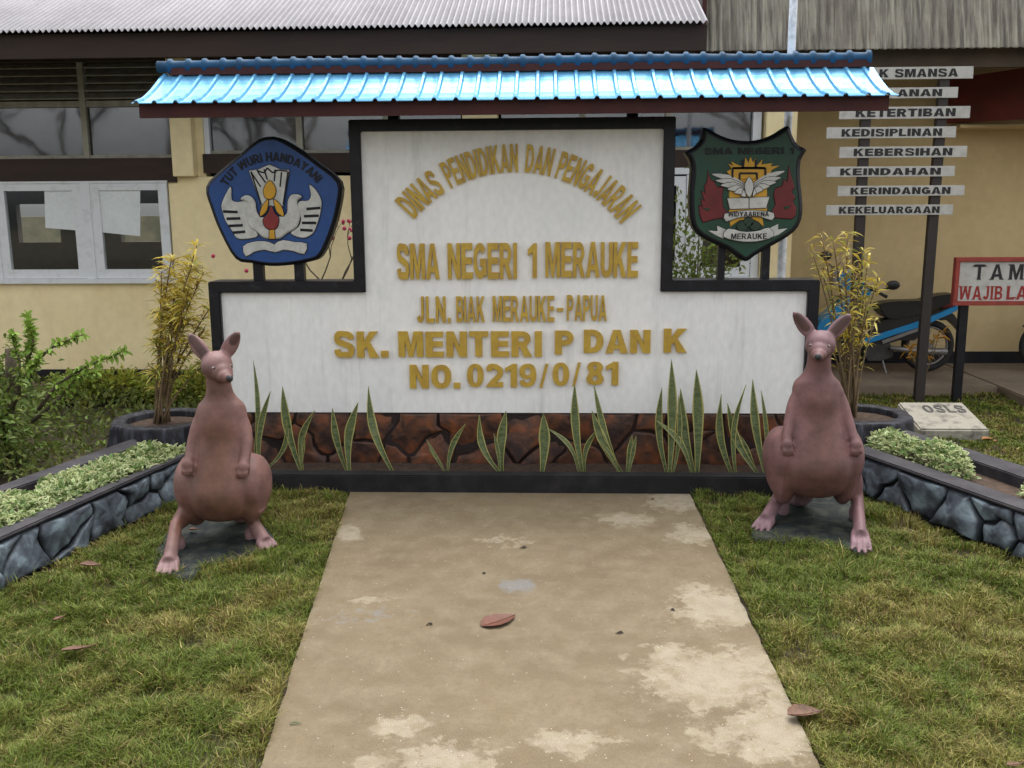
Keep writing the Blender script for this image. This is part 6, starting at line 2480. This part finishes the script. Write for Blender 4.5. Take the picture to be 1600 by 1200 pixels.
# small yellow leaved plant before the rear wheel
Yk = YM - .45
root = thing('garden_croton', (PX(1443, 600, Yk), Yk, SL), 'small orange yellow leaved plant in front of the motorcycle rear wheel', 'plant')
tips = [(1467, 522), (1460, 530), (1440, 540), (1422, 548), (1430, 560), (1448, 555)]
B_, D_, st = [], [], MB()
a0_ = P(1438, 610, Yk); a0_[2] = 0
for t_ in tips:
    p = P(*t_, Yk)
    st.tube([tuple(a0_), tuple((a0_ + p) / 2 + np.array([.02, 0, 0])), tuple(p)], .004, 5)
    for k in range(9):
        B_.append(p + rng.normal(0, .015, 3)); D_.append(rng.normal(0, 1, 3) + np.array([.1, 0, .3]))
st.build('stem', m_stem, root)
n_ = len(B_)
leaves('foliage', np.array(B_), np.array(D_), rng.uniform(.07, .13, n_), rng.uniform(.018, .03, n_), jitcol((.50, .26, .03), n_, .3), m_leaf, root, .2)


# ---- fallen leaves
def fallen(px, py, ln_px, ang_, M, label, z=.0, curl=.25, wr=.42, cat='leaf', depthz=.02, group='fallen dry leaves'):
    c = G(px, py, z)
    scale = c[1] / FPX * 1.02
    L = ln_px * scale
    S, K = 14, 6
    V = []
    for i in range(S + 1):
        t_ = i / S
        wd = L * wr * (math.sin(PI * min(1, t_ ** .8)) ** .75) * .5 + .0006
        wd *= 1 + .06 * math.sin(t_ * 23)
        for k in range(K + 1):
            u = k / K * 2 - 1
            X = (t_ - .5) * L; Yy = u * wd
            zz = abs(u) ** 1.6 * wd * curl + .10 * L * curl * (2 * t_ - 1) ** 2
            V.append((c[0] + X * math.cos(ang_) - Yy * math.sin(ang_), c[1] + X * math.sin(ang_) + Yy * math.cos(ang_), z + .004 + zz))
    V = np.array(V)
    ix = np.arange(len(V)).reshape(S + 1, K + 1)
    Fq = np.stack([ix[:-1, :-1], ix[:-1, 1:], ix[1:, 1:], ix[1:, :-1]], -1).reshape(-1, 4)
    V2 = V - np.array([0, 0, .0012])
    Fq = np.vstack([Fq, Fq[:, ::-1] + len(V)])
    V = np.vstack([V, V2])
    # stalk and midrib
    e = c + np.array([math.cos(ang_), math.sin(ang_), 0]) * L * .5
    root = thing('fallen_leaf', tuple(c * [1, 1, 0] + [0, 0, z]), label, cat, group)
    numesh('blade', V, Fq, M, root, smooth=True)
    mb = MB()
    z0_ = z + .006 + .10 * L * curl
    mb.tube([(c[0] - math.cos(ang_) * L * .45, c[1] - math.sin(ang_) * L * .45, z + .005 + .08 * L * curl), (c[0], c[1], z + .0055), (e[0] * 1, e[1], z0_), (e[0] + math.cos(ang_ + .3) * .018, e[1] + math.sin(ang_ + .3) * .018, z0_ + .003)], .0013, 5)
    mb.build('midrib', m_leafdry2, root)
    return root


fallen(779, 972, 68, R(40), m_leafdry, 'large dry reddish leaf lying in the middle of the path', 0, .22, .60)
fallen(1256, 1118, 58, R(12), m_leafdry2, 'brown curled leaf on the right edge of the path', .012, .5, .62)
fallen(140, 885, 36, R(-10), m_leafdry2, 'brown leaf on the grass left of the left kangaroo', .035, .5, .5)
fallen(120, 1016, 48, R(20), m_leafdry2, 'narrow brown leaf in the left lawn near the front', .035, .5, .3)
fallen(92, 968, 18, R(60), m_leafdry, 'tiny reddish leaf half hidden in the left lawn', .035, .5, .5)
fallen(1543, 688, 18, R(5), m_leafdry3, 'orange leaf on the grass beside the marker block', .02, .6, .7)
fallen(1556, 690, 8, R(35), m_leafdry3, 'tiny orange leaf right of the marker block', .02, .6, .7)
fallen(1258, 772, 22, R(10), m_leafdry3, 'orange leaf on the slab under the right kangaroo', .03, .5, .6)
fallen(302, 829, 14, R(10), m_leafdry2, 'small brown leaf on the slab under the left kangaroo', .03, .6, .7)
fallen(1584, 1197, 26, R(10), m_leafdry2, 'brown leaf at the bottom right corner of the lawn', .03, .4, .5)


def debris(px, py, s, label):
    rs = random.Random(int(px))
    c = G(px, py)
    mb = MB()
    for k in range(3):
        a = rs.uniform(0, PI)
        l_ = s * rs.uniform(.5, 1)
        x, y = c[0] + rs.uniform(-s, s) * .4, c[1] + rs.uniform(-s, s) * .4
        mb.tube([(x - math.cos(a) * l_, y - math.sin(a) * l_, .003), (x, y, .008), (x + math.cos(a) * l_, y + math.sin(a) * l_, .003)], [.001, .0035, .001], 6)
    o = mb.build('twig_scrap', mat('dark_scrap', (.045, .03, .022), .8, noise=.3))
    tag(o, label, 'debris', 'dark scraps on the path')


debris(672, 977, .018, 'small dark scrap on the path left of the red leaf')
debris(968, 990, .018, 'small dark scrap on the path right of the red leaf')
debris(1052, 954, .014, 'small dark scrap near the right pale patch of the path')
debris(818, 856, .022, 'dark twig scrap on the far middle of the path')
debris(757, 897, .012, 'tiny dark scrap above the bluish stain on the path')
debris(1020, 781, .012, 'tiny dark scrap near the kerb on the path')
mb = MB()
c = G(462, 1132)
mb.tube([(c[0] - .02, c[1], .004), (c[0], c[1] + .003, .008), (c[0] + .022, c[1] + .001, .004)], [.001, .002, .001], 5)
mb.tube([(c[0] - .018, c[1] - .006, .004), (c[0] + .012, c[1] - .004, .006)], [.0015, .001], 5)
tag(mb.build('grass_clipping', mat('green_clipping', (.06, .12, .03), .6, noise=.2)), 'green grass clipping on the left side of the path', 'debris')

# ================================================================== GRASS
def in_poly(x, y, poly):
    ins = np.zeros(len(x), bool)
    n = len(poly)
    for i in range(n):
        x1, y1 = poly[i]; x2, y2 = poly[(i + 1) % n]
        c = ((y1 > y) != (y2 > y)) & (x < (x2 - x1) * (y - y1) / (y2 - y1 + 1e-12) + x1)
        ins ^= c
    return ins


def lawn(poly, dens_fn, label, seed, hscale=1.0, dry=0.0, wid=.0026, name='grass'):
    r = np.random.default_rng(seed)
    P_ = np.array(poly)
    x0, y0 = P_.min(0); x1, y1 = P_.max(0)
    area = (x1 - x0) * (y1 - y0)
    dmax = dens_fn
    n = int(area * dmax)
    x = r.uniform(x0, x1, n); y = r.uniform(y0, y1, n)
    k = in_poly(x, y, poly)
    x, y = x[k], y[k]
    for sl in SLABS:
        k = ~in_poly(x + r.normal(0, .012, len(x)), y + r.normal(0, .012, len(x)), sl)
        x, y = x[k], y[k]
    px, py, w = project(np.stack([x, y, np.zeros(len(x))], 1))
    k = (px > -60) & (px < 1660) & (py > 560) & (py < 1290)
    # thinner with distance
    far = np.clip(2.9 / np.maximum(w, .1), .12, 1.0) ** 1.5
    k &= r.random(len(x)) < far
    # clumps and thin spots
    cl = fnoise(x, y, 7)
    k &= r.random(len(x)) < np.clip((cl - .18) * 3.2, .25, 1)
    x, y, w, cl = x[k], y[k], w[k], cl[k]
    n = len(x)
    hmap = .55 + .9 * fnoise(x + 9, y + 3, 3.2)
    h = r.uniform(.013, .036, n) * hmap * hscale * (.30 + 1.55 * vnoise(x, y, 13))
    tuft = (fnoise(x + 60, y + 40, 9) > .60) & (r.random(n) < .3)
    h = np.where(tuft, h * r.uniform(1.2, 2.1, n), h)
    wd = wid * r.uniform(.7, 1.3, n) * np.clip(w / 2.9, 1, 3.2) ** .8
    # lean: coherent swirls plus random
    th = fnoise(x, y, 3.1) * 14 + r.normal(0, 2.0, n)
    lean = np.clip(r.normal(.75, .35, n), .1, 1.6)
    d = np.stack([np.cos(th), np.sin(th), np.zeros(n)], 1)
    side = np.stack([-np.sin(th + r.normal(0, .8, n)), np.cos(th + r.normal(0, .8, n)), np.zeros(n)], 1)
    b = np.stack([x, y, np.full(n, -.035) + .075 * np.clip(fnoise(x + 3, y, 5.5) - .30, 0, 1)], 1)
    up = np.array([0, 0, 1.0])
    L = h[:, None] + .02
    p1 = b + up * L * .55 + d * L * .22 * lean[:, None]
    p2 = b + up * L * (.95 - .18 * lean[:, None]) + d * L * .85 * lean[:, None]
    s = side * wd[:, None] * .5
    V = np.stack([b - s, b + s, p1 - s * .85, p1 + s * .85, p2], 1).reshape(-1, 3)
    T = np.array([[0, 1, 3], [0, 3, 2], [2, 3, 4]])
    Fq = (np.arange(n)[:, None, None] * 5 + T[None]).reshape(-1, 3)
    # colour: green, olive, straw by slow noise and chance
    pn = fnoise(x + 20, y + 5, 1.6)
    pn2 = fnoise(x - 4, y + 31, 6)
    straw = np.clip((pn - .44) * 2.2 + (pn2 - .5) * 2.8 + dry, 0, 1)
    g1 = np.array([.112, .150, .018]); g2 = np.array([.180, .180, .032]); g3 = np.array([.31, .26, .09]); g4 = np.array([.16, .10, .04])
    rr = r.random(n)
    C = g1 * (1 - straw[:, None]) + g2 * straw[:, None]
    isS = rr < (.04 + .22 * straw)
    C[isS] = g3
    isB = (rr > .93 - .07 * straw)
    C[isB] = g4
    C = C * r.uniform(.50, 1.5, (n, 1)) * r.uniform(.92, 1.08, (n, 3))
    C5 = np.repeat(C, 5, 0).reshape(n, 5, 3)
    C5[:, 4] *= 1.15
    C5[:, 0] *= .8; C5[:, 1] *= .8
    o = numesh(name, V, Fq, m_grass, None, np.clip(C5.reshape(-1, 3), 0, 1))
    return tag(o, label, 'grass', None, 'stuff')


def xy(p): return (float(p[0]), float(p[1]))


pn0, pn1 = along(pl0, pl1, 2.3), pl1
fA, fB = faceL[0], faceL[1]
polyL = [(pn0[0] - .008, pn0[1]), (pn1[0] - .010, YC - .01), (kx0 + .05, YC - .01), xy(fB + np.array([.03, -.05, 0])), xy(fA + np.array([.03, -.02, 0])), (-3.6, 2.3)]
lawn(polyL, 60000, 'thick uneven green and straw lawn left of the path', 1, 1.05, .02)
qn0, qn1 = along(pr0, pr1, 2.3), pr1
fA2, fB2 = faceR[0], faceR[1]
polyR = [(qn0[0] + .008, qn0[1]), (qn1[0] + .012, YC - .01), (kx1 - .03, YC - .01), xy(fB2 + np.array([-.03, -.05, 0])), xy(fA2 + np.array([-.03, -.02, 0])), (3.8, 2.3)]
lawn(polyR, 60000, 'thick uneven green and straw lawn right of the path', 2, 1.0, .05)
polyB = [xy(quadR[2] + np.array([.15, .15, 0])), (xs_turn + 1.5, 4.6), (8, 4.6), (8, ys0 - 1.7), (xs_turn, ys0 - 1.65), (xs_turn, ys0 - .02), (float(cR[0]) - .2, ys0 - .02), (float(cR[0]) + .1, float(cR[1]) + .4)]
lawn(polyB, 30000, 'short thin grass around the marker block in front of the corridor', 3, .5, .15, .004)

# ================================================================== TREES ACROSS THE YARD (seen mirrored in the windows)
def bare_tree(x, y, h, label, seed):
    rs = random.Random(seed)
    root = thing('yard_tree', (x, y, 0), label, 'tree', 'trees across the yard')
    tr = MB(); br = MB(); ends_ = []

    def grow(p, d, ln, r, dep, mb_):
        q = p + d * ln
        mid = (p + q) / 2 + Vector((rs.uniform(-1, 1), rs.uniform(-1, 1), 0)) * ln * .08
        mb_.tube([tuple(p), tuple(mid), tuple(q)], [r, r * .88, r * .75], 7 if dep > 3 else 4, cap=False)
        if dep == 0:
            ends_.append(q); return
        for k in range(rs.choice((2, 3, 3))):
            nd = (d + Vector((rs.uniform(-.9, .9), rs.uniform(-.9, .9), rs.uniform(-.3, .5)))).normalized()
            grow(q, nd, ln * rs.uniform(.62, .82), r * .66, dep - 1, br)
    grow(Vector((x, y, -.1)), Vector((rs.uniform(-.1, .1), 0, 1)).normalized(), h * .26, h * .017, 7, tr)
    tr.build('trunk', m_bark, root, smooth=True)
    br.build('branches', m_bark, root, smooth=True)
    E = np.array([tuple(e) for e in ends_])
    k = 7 if seed in (3, 4) else 3
    B_ = np.repeat(E, k, 0) + rng.normal(0, .22, (len(E) * k, 3))
    D_ = rng.normal(0, 1, B_.shape)
    L = rng.uniform(.1, .2, len(B_))
    leaves('crown', B_, D_, L, L * .5, jitcol((.06, .08, .025), len(B_), .3), m_leaf, root, .2)


for k_, (tx_, ty_, th_, lab_) in enumerate(((-13.5, -9.5, 9, 'spreading bare tree mirrored at the left end of the upper window'), (-10.8, -8.5, 9.5, 'forked bare tree mirrored left of the window mullion'),
        (-8.6, -10.5, 10, 'leafier tree mirrored in the upper window beside the cream column'), (-6.2, -9, 9.5, 'dark tree mirrored in the window above the blue emblem'),
        (6.3, -10, 9.5, 'tree mirrored in the window behind the green shield'))):
    bare_tree(tx_, ty_, th_, lab_, k_ + 1)

for o_ in bpy.data.objects:
    if o_.parent is not None and o_.name.split('.')[0] in ('lettering', 'engraved_lines', 'stem', 'foliage', 'spokes', 'flowers', 'crown'):
        o_['kind'] = 'stuff'
